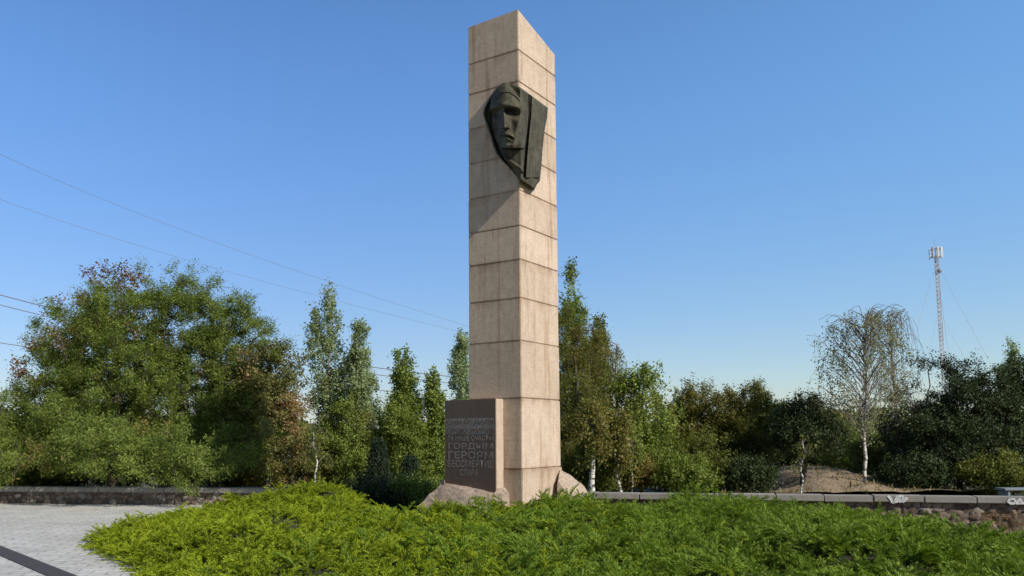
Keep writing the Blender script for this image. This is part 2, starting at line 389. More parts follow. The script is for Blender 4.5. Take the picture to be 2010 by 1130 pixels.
def build_wall():
    w = thing('retaining_wall', 'low rubble stone retaining wall with grey concrete coping behind the monument', 'wall', (0, 18.8, 0))
    pts = []; ds = 0.032
    for (x0, y0), (x1, y1) in zip(WALL[:-1], WALL[1:]):
        L = math.hypot(x1 - x0, y1 - y0); n = int(L / (ds if -16 < (x0 + x1) / 2 < 18 else 0.3))
        for i in range(n): pts.append((x0 + (x1 - x0) * i / n, y0 + (y1 - y0) * i / n))
    pts.append(WALL[-1]); P = np.array(pts)
    S = np.concatenate([[0], np.cumsum(np.hypot(*np.diff(P, axis=0).T))])
    zs = np.linspace(-0.33, WT - 0.11, 26)
    U, Z = np.meshgrid(S, zs)
    idr, edge = cells(U + 0.06 * vnoise(U * 5, Z * 5), Z + 0.04 * vnoise(U * 6, Z * 6, 5.0), 0.21, 0.125, 5)
    T = np.gradient(P, axis=0); T /= np.hypot(*T.T)[:, None]
    N = np.stack([T[:, 1], -T[:, 0]], -1)          # towards the camera
    dep = 0.035 * sstep(0.0, 0.18, edge) + 0.035 * idr + 0.018 * vnoise(U * 9, Z * 9) + 0.010 * vnoise(U * 21, Z * 21)
    V = np.stack([P[None, :, 0] + N[None, :, 0] * dep, P[None, :, 1] + N[None, :, 1] * dep, Z], -1).reshape(-1, 3)
    tint = np.stack([idr, 1 - sstep(0.02, 0.14, edge)], -1).reshape(-1, 2)
    idx = np.arange(U.size).reshape(U.shape)
    F = np.stack([idx[:-1, :-1], idx[:-1, 1:], idx[1:, 1:], idx[1:, :-1]], -1).reshape(-1, 4)
    np_mesh('stone_face', V, F, M_RUBBLE, w, tint)
    # coping blocks, one mesh with open joints
    bm = bmesh.new(); s = 0.0; blk = 0.93
    gx = lambda q: np.array([np.interp(q, S, P[:, 0]), np.interp(q, S, P[:, 1])])
    r2 = random.Random(4)
    while s + blk < S[-1]:
        a, c_ = gx(s + 0.006), gx(s + blk - 0.006)
        t = (c_ - a) / np.linalg.norm(c_ - a); nn = np.array([t[1], -t[0]])
        jz = r2.uniform(-0.006, 0.006); jo = r2.uniform(-0.008, 0.008)
        q = [a + nn * (0.13 + jo), c_ + nn * (0.13 + jo), c_ - nn * 0.28, a - nn * 0.28]
        lo = [bm.verts.new((*p, WT - 0.125 + jz)) for p in q]; hi = [bm.verts.new((*p, WT + jz)) for p in q]
        fs = [bm.faces.new(lo[::-1]), bm.faces.new(hi)] + [bm.faces.new((lo[i], lo[(i + 1) % 4], hi[(i + 1) % 4], hi[i])) for i in range(4)]
        s += blk
    bmesh.ops.bevel(bm, geom=list(bm.edges), offset=0.012, segments=2, affect='EDGES')
    bm_obj('coping', bm, M_CONCRETE, w)
    # white spray painted scribbles on the coping
    def scribble(strokes, px0, py0, wid):
        bm = bmesh.new()
        for st in strokes:
            prev = None; pp = []
            for i in range(len(st) - 1):
                for k in range(8):
                    f = k / 8; pp.append((st[i][0] * (1 - f) + st[i + 1][0] * f, st[i][1] * (1 - f) + st[i + 1][1] * f))
            pp.append(st[-1])
            W = []
            for (px, py) in pp:
                best = None
                for (x0, y0), (x1, y1) in zip(WALL[:-1], WALL[1:]):
                    t = Vector((x1 - x0, y1 - y0, 0)).normalized(); n_ = Vector((t.y, -t.x, 0))
                    p_, tt = hit_plane(px, py, Vector((x0, y0, 0)) + n_ * 0.146, n_)
                    if x0 - 0.1 <= p_.x <= x1 + 0.1: best = (p_, n_, t); break
                if best: W.append(best)
            for i in range(len(W)):
                d = (W[min(i + 1, len(W) - 1)][0] - W[max(i - 1, 0)][0]).normalized()
                sd = d.cross(W[i][1]).normalized() * wid * (0.8 + 0.4 * r2.random())
                a = bm.verts.new(W[i][0] - sd); b_ = bm.verts.new(W[i][0] + sd)
                if prev: bm.faces.new((prev[0], prev[1], b_, a))
                prev = (a, b_)
        g = bm_obj('graffiti', bm, M_WHITE, w)
    scribble([[(1743, 973), (1748, 978), (1752, 986), (1756, 984), (1760, 978), (1764, 974), (1770, 973), (1774, 977), (1771, 983), (1766, 984), (1762, 980)],
              [(1752, 986), (1760, 984), (1768, 979)], [(1774, 984), (1777, 979), (1782, 977)], [(1758, 975), (1768, 978)], [(1776, 975), (1772, 986)]], 0, 0, 0.024)
    scribble([[(1983, 979), (1979, 984), (1984, 988), (1991, 988), (1994, 983), (1990, 979), (1984, 979)],
              [(1992, 987), (2000, 988), (2006, 984), (2003, 979), (1998, 983), (2004, 988), (2012, 987)]], 0, 0, 0.02)
build_wall()

# dark kerb at lower left
def build_kerb():
    a = at_z(0, 1083); c_ = at_z(115, 1131)
    t = (c_ - a).normalized(); a = a - t * 8; c_ = c_ + t * 8; n_ = Vector((-t.y, t.x, 0))
    bm = bmesh.new(); L = (c_ - a).length; k = int(L / 1.0)
    for i in range(k):
        p0 = a + t * (i * 1.0 + 0.004); p1 = a + t * ((i + 1) * 1.0 - 0.004)
        q = [p0 - n_ * 0.13, p1 - n_ * 0.13, p1 + n_ * 0.13, p0 + n_ * 0.13]
        lo = [bm.verts.new((p.x, p.y, -0.02)) for p in q]; hi = [bm.verts.new((p.x, p.y, 0.028)) for p in q]
        bm.faces.new(hi); [bm.faces.new((lo[j], lo[(j + 1) % 4], hi[(j + 1) % 4], hi[j])) for j in range(4)]
    bmesh.ops.recalc_face_normals(bm, faces=bm.faces)
    o = bm_obj('kerb', bm, M_KERB)
    tag(o, 'narrow dark stone strip set across the pale paving at lower left', 'kerb')
build_kerb()

# ------------------------------------------------------------------ monument
dL = Vector((-math.cos(R(32.6)), math.sin(R(32.6)), 0))     # along the left face
dR = Vector((math.sin(R(32.6)), math.cos(R(32.6)), 0))      # along the right face
nL = -dR; nR = -dL                                          # outward normals of left / right face
DP = 15.5
P0 = Vector(((1022.5 - 1005) / FOC * DP, DP, 0))
A_, B_ = 1.21, 1.467
def edge_z(py, px=1020): return at_y(px, py, DP).z
mon = thing('monument', 'tall pale granite pillar monument with a dark bronze face relief and inscribed slab', 'monument', (P0.x, P0.y, 0))

def prism(bm, quad, z0, z1, mi=0, bev=0.012, tops=None):
    lo = [bm.verts.new((p.x, p.y, z0)) for p in quad]
    hi = [bm.verts.new((p.x, p.y, (tops[i] if tops else z1))) for i, p in enumerate(quad)]
    fs = [bm.faces.new(lo[::-1]), bm.faces.new(hi)] + [bm.faces.new((lo[i], lo[(i + 1) % 4], hi[(i + 1) % 4], hi[i])) for i in range(4)]
    for f in fs: f.material_index = mi
    if bev:
        es = set(e for f in fs for e in f.edges)
        r = bmesh.ops.bevel(bm, geom=list(es), offset=bev, segments=2, affect='EDGES')
        for f in r['faces']: f.material_index = mi
def foot(e=0.0, top=0.0):
    o = P0 - dL * e - dR * e
    a, b_ = A_ + 2 * e, B_ + 2 * e
    return [o, o + dR * b_, o + dR * b_ + dL * a, o + dL * a]

joints = [921, 781, 668, 584, 508.5, 442, 372, 301, 230, 159, 97]
zj = [edge_z(y, 1024 - (921 - y) * 0.0105) for y in joints]
ztop = edge_z(17, 1014)
cl = P0 + dL * A_; cr = P0 + dR * B_
zl = hit_plane(918, 53, cl, Vector((0, 1, 0)))[0].z
zr = hit_plane(1087, 107, cr, Vector((0, 1, 0)))[0].z
bm = bmesh.new()
g = 0.0065
levels = [-0.1] + zj + [None]
for i in range(len(levels) - 1):
    z0 = levels[i] + (g if i else 0)
    e = {0: 0.022, 1: 0.006}.get(i, random.Random(i).uniform(-0.003, 0.003))
    if levels[i + 1] is None:
        prism(bm, foot(e), z0, 0, 0, 0.012, tops=[ztop, zr, zr + zl - ztop, zl])
    else:
        prism(bm, foot(e), z0, levels[i + 1] - g, 0, 0.012)
for zc in zj:
    for dz in (-0.22, -0.07, -0.02, 0.03, 0.07):
        bmesh.ops.bisect_plane(bm, geom=list(bm.verts) + list(bm.edges) + list(bm.faces), plane_co=(0, 0, zc + dz), plane_no=(0, 0, 1))
prism(bm, foot(-0.016), -0.1, zj[-1] + 0.1, 1, 0)
pil = bm_obj('pillar', bm, [M_GRANITE, M_JOINT], mon)
sa = pil.data.attributes.new('stain', 'FLOAT', 'POINT')
zz = np.array([v.co.z for v in pil.data.vertices]); jz_ = np.array(zj)
dd_ = zz[:, None] - jz_[None, :]
w_j = np.array([0.9, 1.0, 0.35, 0.7, 1.0, 0.35, 0.8, 0.5, 0.5, 0.5, 0.5])
st_ = np.where(dd_ <= 0, np.interp(-dd_, [0, 0.03, 0.08, 0.23], [1, 0.8, 0.4, 0]), np.interp(dd_, [0, 0.03, 0.08], [0.8, 0.3, 0])) * w_j
sa.data.foreach_set('value', st_.max(1).astype(np.float32))
ta = pil.data.attributes.new('tone', 'FLOAT', 'POINT')
ta.data.foreach_set('value', np.array([0.35, 0.75, 0.3, 0.6, 0.5, 0.9, 0.45, 0.8, 0.2, 0.65, 0.4, 0.7])[np.searchsorted(jz_, zz)].astype(np.float32))

# lower slab with the inscription
SP = P0 + dL * 0.398                       # back right corner on the left face
ST, SW = 0.262, 1.20
s_z1 = edge_z(783, 975) if False else hit_plane(973.5, 782, SP + nL * ST, Vector((0, 1, 0)))[0].z
slab = None
def build_slab():
    bm = bmesh.new()
    o = SP + nL * ST
    q = [o, o + dR * (ST - 0.004), o + dR * (ST - 0.004) + dL * SW, o + dL * SW]
    prism(bm, q, 0.0, s_z1, 0, 0.008)
    bm.faces.ensure_lookup_table(); bm.normal_update()
    for f in bm.faces:
        if f.normal.dot(nL) < 0.9: f.material_index = 1
    sl = bm_obj('inscription_slab', bm, [M_DARKSTONE, M_SLABEDGE], mon)
    # lettering
    front = o + nL * 0.0
    def plane_pt(px, py, off=0.0):
        return hit_plane(px, py, front + nL * off, nL)[0]
    lines = [("ОНИ ОТДАЛИ", 876, 971, 823.5, 834.5, 1), ("СВОЮ ЖИЗНЬ", 876, 971, 839, 850.5, 1), ("ЗА НАШЕ СЧАСТЬЕ", 879, 971, 853.5, 864.5, 0),
             ("ГОРДЫМ", 880, 968, 869, 883.5, 0), ("ГЕРОЯМ", 880, 968, 885.5, 900, 0), ("БЕССМЕРТИЕ", 879, 968, 902.5, 917, 0), ("СЛАВА", 903, 939, 920, 934, 0)]
    for txt, x0, x1, y0, y1, inv in lines:
        cu = bpy.data.curves.new('t', 'FONT'); cu.body = txt; cu.extrude = 0.0; cu.align_x = 'LEFT'; cu.offset = 0.012 if not inv else 0.02
        to = bpy.data.objects.new('t', cu); scene.collection.objects.link(to)
        dg = bpy.context.evaluated_depsgraph_get(); me = bpy.data.meshes.new_from_object(to.evaluated_get(dg))
        bpy.data.objects.remove(to); bpy.data.curves.remove(cu)
        co = np.array([v.co[:] for v in me.vertices])
        if not len(co): continue
        mn, mxx = co.min(0), co.max(0)
        a = plane_pt(x0, y1, 0.004 if not inv else 0.009); d = plane_pt(x1, y1, 0.004 if not inv else 0.009)
        zt = plane_pt((x0 + x1) / 2, y0).z; zb = plane_pt((x0 + x1) / 2, y1).z
        w_ = (Vector((d.x, d.y, 0)) - Vector((a.x, a.y, 0)))
        for v in me.vertices:
            u = (v.co.x - mn[0]) / (mxx[0] - mn[0]); t = (v.co.y - mn[1]) / (mxx[1] - mn[1])
            v.co = Vector((a.x, a.y, 0)) + w_ * u + Vector((0, 0, zb + (zt - zb) * t))
        me.name = 'lettering'
        link('lettering', me, M_DARKSTONE if inv else M_LETTER, sl)
        for ob in (bpy.data.objects[-1:] if False else []): pass
        if inv:
            bm = bmesh.new()
            a = plane_pt(x0 - 2, y1 + 2.2, 0.004); d = plane_pt(x1 + 0.5, y1 + 2.2, 0.004)
            zt2, zb2 = plane_pt((x0 + x1) / 2, y0 - 2.6).z, plane_pt((x0 + x1) / 2, y1 + 1.6).z
            vs = [bm.verts.new((a.x, a.y, zb2)), bm.verts.new((d.x, d.y, zb2)), bm.verts.new((d.x, d.y, zt2)), bm.verts.new((a.x, a.y, zt2))]
            bm.faces.new(vs)
            bm_obj('inscription_band', bm, M_BAND, sl)
    for ch in sl.children:
        ch.location = (0, 0, 0)
    return sl
slab = build_slab()

# bronze relief wrapped round the corner
def build_relief():
    E = 0.10
    K = 4.9125
    outline = [(290, 55), (330, 58), (380, 70), (440, 95), (500, 138), (560, 182), (640, 242), (716, 298), (708, 400), (688, 500), (676, 600), (664, 720), (655, 850), (645, 960), (640, 1005), (608, 1045), (583, 1098), (545, 1065), (500, 1035),
               (430, 990), (380, 930), (330, 870), (270, 815), (215, 745), (178, 650), (150, 555), (118, 460), (88, 370), (95, 305), (125, 245), (160, 185), (200, 130), (245, 80)]
    O = np.array(outline, float)
    step = 3.6
    xs = np.arange(85, 722, step); ys = np.arange(50, 1103, step)
    X, Y = np.meshgrid(xs, ys)
    ins = np.zeros(X.shape, bool)
    edist = np.full(X.shape, 1e9)
    for i in range(len(O)):
        (x0, y0), (x1, y1) = O[i], O[(i + 1) % len(O)]
        c1 = (y0 > Y) != (y1 > Y)
        with np.errstate(divide='ignore', invalid='ignore'):
            xi = (x1 - x0) * (Y - y0) / (y1 - y0 if y1 != y0 else 1e-9) + x0
        ins ^= c1 & (X < xi)
        L2 = (x1 - x0) ** 2 + (y1 - y0) ** 2
        t = np.clip(((X - x0) * (x1 - x0) + (Y - y0) * (y1 - y0)) / L2, 0, 1)
        edist = np.minimum(edist, np.hypot(X - x0 - t * (x1 - x0), Y - y0 - t * (y1 - y0)))
    def G(cx, cy, sx, sy, rot=0.0):
        c, s = math.cos(rot), math.sin(rot)
        u = (X - cx) * c + (Y - cy) * s; v = -(X - cx) * s + (Y - cy) * c
        return np.exp(-(u / sx) ** 2 - (v / sy) ** 2)
    # face mass
    fl = np.interp(Y, [60, 120, 200, 300, 400, 500, 600, 700, 800, 900], [270, 205, 168, 150, 155, 170, 200, 250, 300, 390])   # left limit
    fr = np.interp(Y, [60, 100, 150, 200, 260, 330, 450, 600, 700, 760], [330, 360, 400, 435, 480, 525, 528, 512, 492, 480])   # right limit
    ridge = np.interp(Y, [60, 160, 300, 330, 480, 560, 690, 900], [300, 300, 295, 290, 300, 305, 320, 400])
    lin_l = np.clip(1 - ((ridge - X) / np.maximum(ridge - fl, 30)) ** 1.15, 0, 1)
    prof = np.where(X < ridge, sstep(290, 345, Y) * lin_l + (1 - sstep(290, 345, Y)) * np.sqrt(np.clip(1 - ((ridge - X) / np.maximum(ridge - fl + 4, 30)) ** 2, 0, 1)),
                    1 - 0.50 * (np.clip((X - ridge) / (fr - ridge), 0, 1.05)) ** 1.4)
    vert = np.interp(Y, [60, 100, 165, 240, 480, 690], [0.42, 0.68, 0.86, 0.98, 1.0, 0.93])
    face = 0.52 * prof * vert
    inface = sstep(0, 14, fr - X) * sstep(-10, 20, X - fl) * sstep(-6, 12, 695 - Y + 0.02 * (X - 320))
    # features
    f = face.copy()
    f += 0.06 * G(335, 278, 120, 26, 0.14) + 0.02 * G(220, 270, 50, 30)             # brow
    f -= 0.20 * G(365, 345, 84, 33, 0.28) * (1 - 0.25 * G(365, 352, 34, 14, 0.2))     # right eye socket
    f -= 0.17 * G(222, 356, 36, 34)
    f += 0.05 * G(225, 300, 44, 20)                                                 # left socket
    f += 0.028 * G(368, 356, 38, 13, 0.2)                                            # lids
    nose_w = np.interp(Y, [290, 340, 420, 480, 500], [20, 18, 30, 42, 44])
    nose_h = np.interp(Y, [280, 320, 400, 470, 492, 504], [0.0, 0.06, 0.15, 0.23, 0.22, 0.0])
    f += nose_h * np.clip(1 - np.abs(X - ridge + 4) / (nose_w * 1.35), 0, 1)
    f += 0.035 * G(325, 478, 17, 14)                                                  # nostril wing
    f += 0.05 * G(300, 580, 95, 60)                                                   # muzzle
    lipc = 552 + 0.0042 * (X - 300) ** 2 * np.where(X > 300, 1.0, 0.6)
    f += 0.06 * np.exp(-((Y - lipc) / 15) ** 2) * sstep(235, 262, X) * sstep(398, 360, X)
    f -= 0.065 * np.exp(-((Y - lipc - 21) / 8) ** 2) * sstep(240, 262, X) * sstep(400, 370, X)
    f += 0.045 * np.exp(-((Y - lipc - 43) / 15) ** 2) * sstep(250, 275, X) * sstep(370, 335, X)
    f -= 0.035 * G(310, 640, 60, 14)
    f += 0.07 * G(325, 660, 80, 34)                                                   # chin
    # cheek facet: crease from socket to jaw
    cr_x = np.interp(Y, [400, 600, 690], [440, 395, 380])
    f += 0.035 * sstep(20, -20, np.abs(X - cr_x) - 18) * sstep(395, 440, Y)
    f -= 0.04 * G(365, 455, 30, 60)
    # scarf over the forehead: a step that stands proud of the forehead
    scf = np.interp(X, [150, 200, 280, 340, 400, 450, 500, 540], [230, 168, 152, 152, 190, 240, 300, 350])
    s_up = sstep(4, -6, Y - scf)
    f += 0.035 * s_up
    f += 0.03 * np.exp(-((X - np.interp(Y, [90, 150, 220, 320], [360, 420, 470, 525])) / 9) ** 2) * sstep(340, 300, Y)
    # throat and scarf under the chin
    thr = 0.17 + 0.10 * sstep(520, 330, X) * sstep(1000, 720, Y)
    ln = (Y - (780 + (X - 290) * 0.69))
    thr = thr + 0.055 * np.exp(-((ln + 8) / 12) ** 2) * sstep(270, 310, X) * sstep(480, 440, X)
    thr -= 0.09 * sstep(6, 40, ln)
    H = np.where(inface > 0.0, thr * 0.6 * (1 - inface) + np.maximum(f, 0.02) * inface, thr)
    H = np.where((Y < 695) & (X > fr), 0.09, H)
    side_l = (X < fl)
    ol = np.interp(Y, [55, 80, 130, 185, 245, 305, 370, 460, 555, 650, 745, 815, 870], [290, 245, 200, 160, 125, 95, 88, 118, 150, 178, 215, 270, 330])
    H = np.where(side_l, 0.01 + 0.15 * np.exp(-((X - ol - 14) / 15) ** 2), H)
    # veil strip on the right: raised plate
    gx = np.interp(Y, [180, 400, 700, 900, 980], [556, 545, 515, 500, 498])
    H = np.where(X > gx - 22, 0.0, H)
    strip = sstep(-2, 8, X - gx) * sstep(12, -4, Y - (975 + 0.0 * X))
    lower = (Y > 975)
    H = np.where(X > gx - 2, 0.02 + 0.13 * strip, H)
    H = H + np.where((X > gx) & (Y < 975), 0.02 * np.exp(-((X - gx - 20) / 16) ** 2), 0)
    H = np.where(lower & (X > 440), 0.05 + 0.05 * np.clip((1090 - Y) / 110, 0, 1) + 0.03 * np.sin(X / 17.0), H)
    H = H + 0.006 * vnoise(X / 40, Y / 40)
    H = H * sstep(-2, 16, edist) + 0.012 * vnoise(X / 90, Y / 120, 4.0)
    # front vertices from intersection with the enlarged pillar corner
    pl, pr = P0 + nL * E, P0 + nR * E
    M3 = np.array(CM.to_3x3()); px = 930 + X / K; py = 150 + Y / K
    D = np.stack([(px - 1005) / FOC, -(py - 696) / FOC, -np.ones_like(px)], -1) @ M3.T
    o3 = np.array([0, 0, CAM_Z])
    def tt_(p, n): return (np.array(p) - o3) @ np.array(n) / (D @ np.array(n))
    tl, tr = tt_(pl, nL), tt_(pr, nR)
    t = np.maximum(tl, tr)
    tb = np.maximum(tt_(P0 - nL * 0.04, nL), tt_(P0 - nR * 0.04, nR))
    t = np.where(X < gx - 2, np.minimum(t, tl + 0.35), t)
    Ln = np.linalg.norm(D, axis=-1)
    V = o3 + D * (t - H / Ln)[..., None]; VB = o3 + D * tb[..., None]
    idf = -np.ones(X.shape, int); idf[ins] = np.arange(ins.sum())
    n = ins.sum()
    Vt = np.concatenate([V[ins], VB[ins]])
    F = []
    H_, W_ = X.shape
    quad = ins[:-1, :-1] & ins[:-1, 1:] & ins[1:, 1:] & ins[1:, :-1]
    used = {}
    for i, j in zip(*np.nonzero(quad)):
        a, b_, c, d = idf[i, j], idf[i, j + 1], idf[i + 1, j + 1], idf[i + 1, j]
        F.append((a, d, c, b_))
        for e in ((a, d), (d, c), (c, b_), (b_, a)):
            if (e[1], e[0]) in used: used.pop((e[1], e[0]))
            else: used[e] = 1
    for (a, b_) in list(used):
        F.append((b_, a, a + n, b_ + n))
    o = np_mesh('face_relief', Vt, np.array(F), M_BRONZE, mon, smooth=False)
    me = o.data
    me.polygons.foreach_set('use_smooth', np.array([True] * quad.sum() + [False] * (len(F) - int(quad.sum()))))
    try: me.set_sharp_from_angle(angle=R(38))
    except Exception: pass
    return o
build_relief()

# rough rock wings at the foot of the pillar
def rock(name, pts, seed, sub=4, amp=0.07):
    bm = bmesh.new()
    for p in pts: bm.verts.new(p)
    r = bmesh.ops.convex_hull(bm, input=bm.verts)
    bmesh.ops.delete(bm, geom=[v for v in bm.verts if not v.link_faces], context='VERTS')
    bmesh.ops.triangulate(bm, faces=bm.faces)
    for _ in range(sub):
        es = [e for e in bm.edges if e.calc_length() > 0.06]
        if not es: break
        bmesh.ops.subdivide_edges(bm, edges=es, cuts=1, use_grid_fill=True)
        bmesh.ops.triangulate(bm, faces=bm.faces)
    bm.normal_update()
    co = np.array([v.co[:] for v in bm.verts]); no = np.array([v.normal[:] for v in bm.verts])
    d = amp * (vnoise(co[:, 0] * 2.6 + seed, co[:, 1] * 2.6, co[:, 2] * 2.6) + 0.5 * vnoise(co[:, 0] * 7 + seed, co[:, 1] * 7, co[:, 2] * 7) + 0.3 * vnoise(co[:, 0] * 18, co[:, 1] * 18 + seed, co[:, 2] * 18))
    co += no * d[:, None]
    for v, c in zip(bm.verts, co): v.co = c
    return bm_obj(name, bm, M_ROCK, mon)
def pp(px, py, Y): return tuple(at_y(px, py, Y))
def grd(px, Y, z=-0.05):
    p = at_y(px, 900, Y); return (p.x, p.y, z)
fl_ = SP + nL * ST + dL * SW       # slab front left corner
# left wing
yl = fl_.y
rock('rock_base', [pp(868, 946, yl - 0.08), pp(880, 960, yl - 0.28), pp(842, 968, yl - 0.1), pp(820, 992, yl - 0.2), pp(870, 950, yl + 0.2), pp(905, 973, yl - 0.50), pp(940, 975, yl - 0.72), pp(985, 969, yl - 0.78), pp(1000, 974, yl - 0.70), pp(990, 968, yl - 0.3),
                   grd(806, yl - 0.3), grd(805, yl + 0.3), grd(1000, yl - 0.95), grd(900, yl - 0.95), grd(1000, yl), grd(880, yl + 0.4)], 3.3, amp=0.03)
rock('rock_base', [pp(978, 958, yl - 0.62), pp(990, 957, yl - 0.60), pp(999, 968, yl - 0.66), pp(970, 968, yl - 0.72), pp(992, 960, yl - 0.35), grd(965, yl - 0.8), grd(1004, yl - 0.75), grd(1000, yl - 0.2)], 6.1, amp=0.015)
rock('rock_base', [pp(866, 942, yl - 0.02), pp(872, 940, yl - 0.14), pp(877, 950, yl - 0.16), pp(878, 958, yl - 0.1), pp(868, 956, yl + 0.1), grd(862, yl - 0.05), grd(884, yl - 0.2), grd(872, yl + 0.2)], 8.8, amp=0.02)
yr = cr.y
rock('rock_base', [pp(1099, 922, yr - 0.12), pp(1104, 925, yr + 0.3), pp(1122, 940, yr - 0.05), pp(1142, 950, yr - 0.1), pp(1158, 968, yr - 0.2), pp(1172, 994, yr - 0.3), pp(1156, 1000, yr - 0.55), pp(1118, 975, yr - 0.55), pp(1096, 945, yr - 0.35),
                   grd(1090, yr - 0.6), grd(1184, yr - 0.4), grd(1182, yr + 0.3), grd(1150, yr - 0.8), grd(1090, yr + 0.5)], 5.1, amp=0.03)

# ------------------------------------------------------------------ foliage tools
def frame_from(d):
    """rotation matrices (N,3,3) whose z column is d, random roll"""
    d = d / np.linalg.norm(d, axis=1, keepdims=True)
    r = rng.normal(size=d.shape); x = np.cross(r, d); x /= np.linalg.norm(x, axis=1, keepdims=True)
    y = np.cross(d, x)
    return np.stack([x, y, d], -1)
def leaf_quads(c, nrm, size, asp=0.55, axis=None):
    """diamond leaves at c (N,3) with normals nrm; returns V,F"""
    N = len(c); Rm = frame_from(nrm)
    l = (size * 0.5)[:, None]; w = l * asp
    x, y, n = Rm[..., 0], Rm[..., 1], Rm[..., 2]
    V = np.stack([c - x * l, c - y * w + n * l * 0.15, c + x * l, c + y * w + n * l * 0.15], 1).reshape(-1, 3)
    return V, np.arange(4 * N).reshape(N, 4)
def tubes(segs, sides=5):
    """segs: list of (pts (k,3), radii (k,)) -> V,F"""
    Vs, Fs, off = [], [], 0
    ang = np.linspace(0, 2 * np.pi, sides, endpoint=False)
    for P, r in segs:
        P = np.asarray(P, float); r = np.asarray(r, float); k = len(P)
        T = np.gradient(P, axis=0); T /= np.linalg.norm(T, axis=1, keepdims=True) + 1e-9
        ref = np.array([1.0, 0.13, 0.0]) if abs(T[0, 2]) > 0.6 else np.array([0, 0, 1.0])
        a = np.cross(T, ref); a /= np.linalg.norm(a, axis=1, keepdims=True) + 1e-9; b_ = np.cross(T, a)
        ring = P[:, None] + r[:, None, None] * (np.cos(ang)[None, :, None] * a[:, None] + np.sin(ang)[None, :, None] * b_[:, None])
        Vs.append(ring.reshape(-1, 3))
        i = np.arange(k * sides).reshape(k, sides) + off; j = np.roll(i, -1, axis=1)
        Fs.append(np.stack([i[:-1], j[:-1], j[1:], i[1:]], -1).reshape(-1, 4)); off += k * sides
    return np.concatenate(Vs), np.concatenate(Fs)

def grow(base, top, nodes, r0, attach_up=0.3, jit=0.12, tip=0.006, keep=1.0, sides=5, trunk_pts=10, wob=0.12, whorl=0.92):
    """trunk from base to top; nodes (N,3) attached one after another to the nearest earlier node. returns segs"""
    base = np.array(base, float); top = np.array(top, float)
    t = np.linspace(0, 1, trunk_pts)
    T = base + (top - base) * t[:, None]
    T[1:-1, :2] += rng.normal(size=(trunk_pts - 2, 2)) * wob * 0.4
    pts = [p for p in T]; par = [-1] + list(range(trunk_pts - 1))
    ok0 = int(trunk_pts * 0.15)
    axis_d = np.hypot(nodes[:, 0] - np.interp(nodes[:, 2], T[:, 2], T[:, 0]), nodes[:, 1] - np.interp(nodes[:, 2], T[:, 2], T[:, 1]))
    order = np.argsort(axis_d)
    P = np.zeros((trunk_pts + len(nodes), 3)); P[:trunk_pts] = T; n = trunk_pts
    for o in order:
        q = nodes[o]
        D = q - P[ok0:n]
        dist = np.linalg.norm(D, axis=1)
        pen = np.where(D[:, 2] < attach_up * dist, 1.8, 1.0)
        b_ = int(np.argmin(dist * pen)) + ok0
        P[n] = q; par.append(b_); n += 1
    cnt = np.ones(n)
    for i in range(n - 1, 0, -1): cnt[par[i]] += cnt[i]
    rad = tip * np.sqrt(cnt); rad[:trunk_pts] = np.maximum(rad[:trunk_pts], 0)
    sc = r0 / rad[0]; rad = np.maximum(rad * sc ** 1.0, tip * 0.8)
    segs = [(P[:trunk_pts], rad[:trunk_pts] * np.linspace(1.1, 0.9, trunk_pts))]
    for i in range(trunk_pts, n):
        a, b_ = P[par[i]], P[i]
        if rng.random() > keep: continue
        mid = (a + b_) / 2 + rng.normal(size=3) * jit * np.linalg.norm(b_ - a)
        ra = min(rad[par[i]] * 0.8, rad[i] * 1.35)
        segs.append((np.array([a, mid, b_]), np.array([ra, (ra + rad[i]) / 2, rad[i] * 0.75])))
    return segs, P[trunk_pts:n]

def pick_in(lobes, N, shell=0.55, bough=0.0, per_b=9):
    if bough:
        c0, d0 = pick_pts(lobes, max(6, N // per_b), 0.78)
        k0 = rng.integers(0, len(c0), N)
        P_ = c0[k0] + rng.normal(size=(N, 3)) * bough * np.array([1, 1, 0.55]); D_ = d0[k0]
        P2, D2 = pick_pts(lobes, N, 0.7); m_ = rng.random(N) < 0.68
        P_[m_], D_[m_] = P2[m_], D2[m_]
        return P_, D_
    return pick_pts(lobes, N, shell)
def pick_pts(lobes, N, shell=0.55):
    """random points in a union of ellipsoids ((cx,cy,cz),(rx,ry,rz))"""
    vol = np.array([l[1][0] * l[1][1] * l[1][2] for l in lobes]) ** 0.8
    k = rng.choice(len(lobes), N, p=vol / vol.sum())
    c = np.array([l[0] for l in lobes])[k]; r = np.array([l[1] for l in lobes])[k]
    d = rng.normal(size=(N, 3)); d /= np.linalg.norm(d, axis=1, keepdims=True)
    rr = np.where(rng.random(N) < shell, rng.uniform(0.78, 1.0, N), rng.random(N) ** (1 / 3) * 0.85)
    # ragged outline
    rr *= 1 + 0.16 * vnoise(d[:, 0] * 3 + c[:, 0], d[:, 1] * 3 + c[:, 1], d[:, 2] * 3)
    return c + d * r * rr[:, None], d

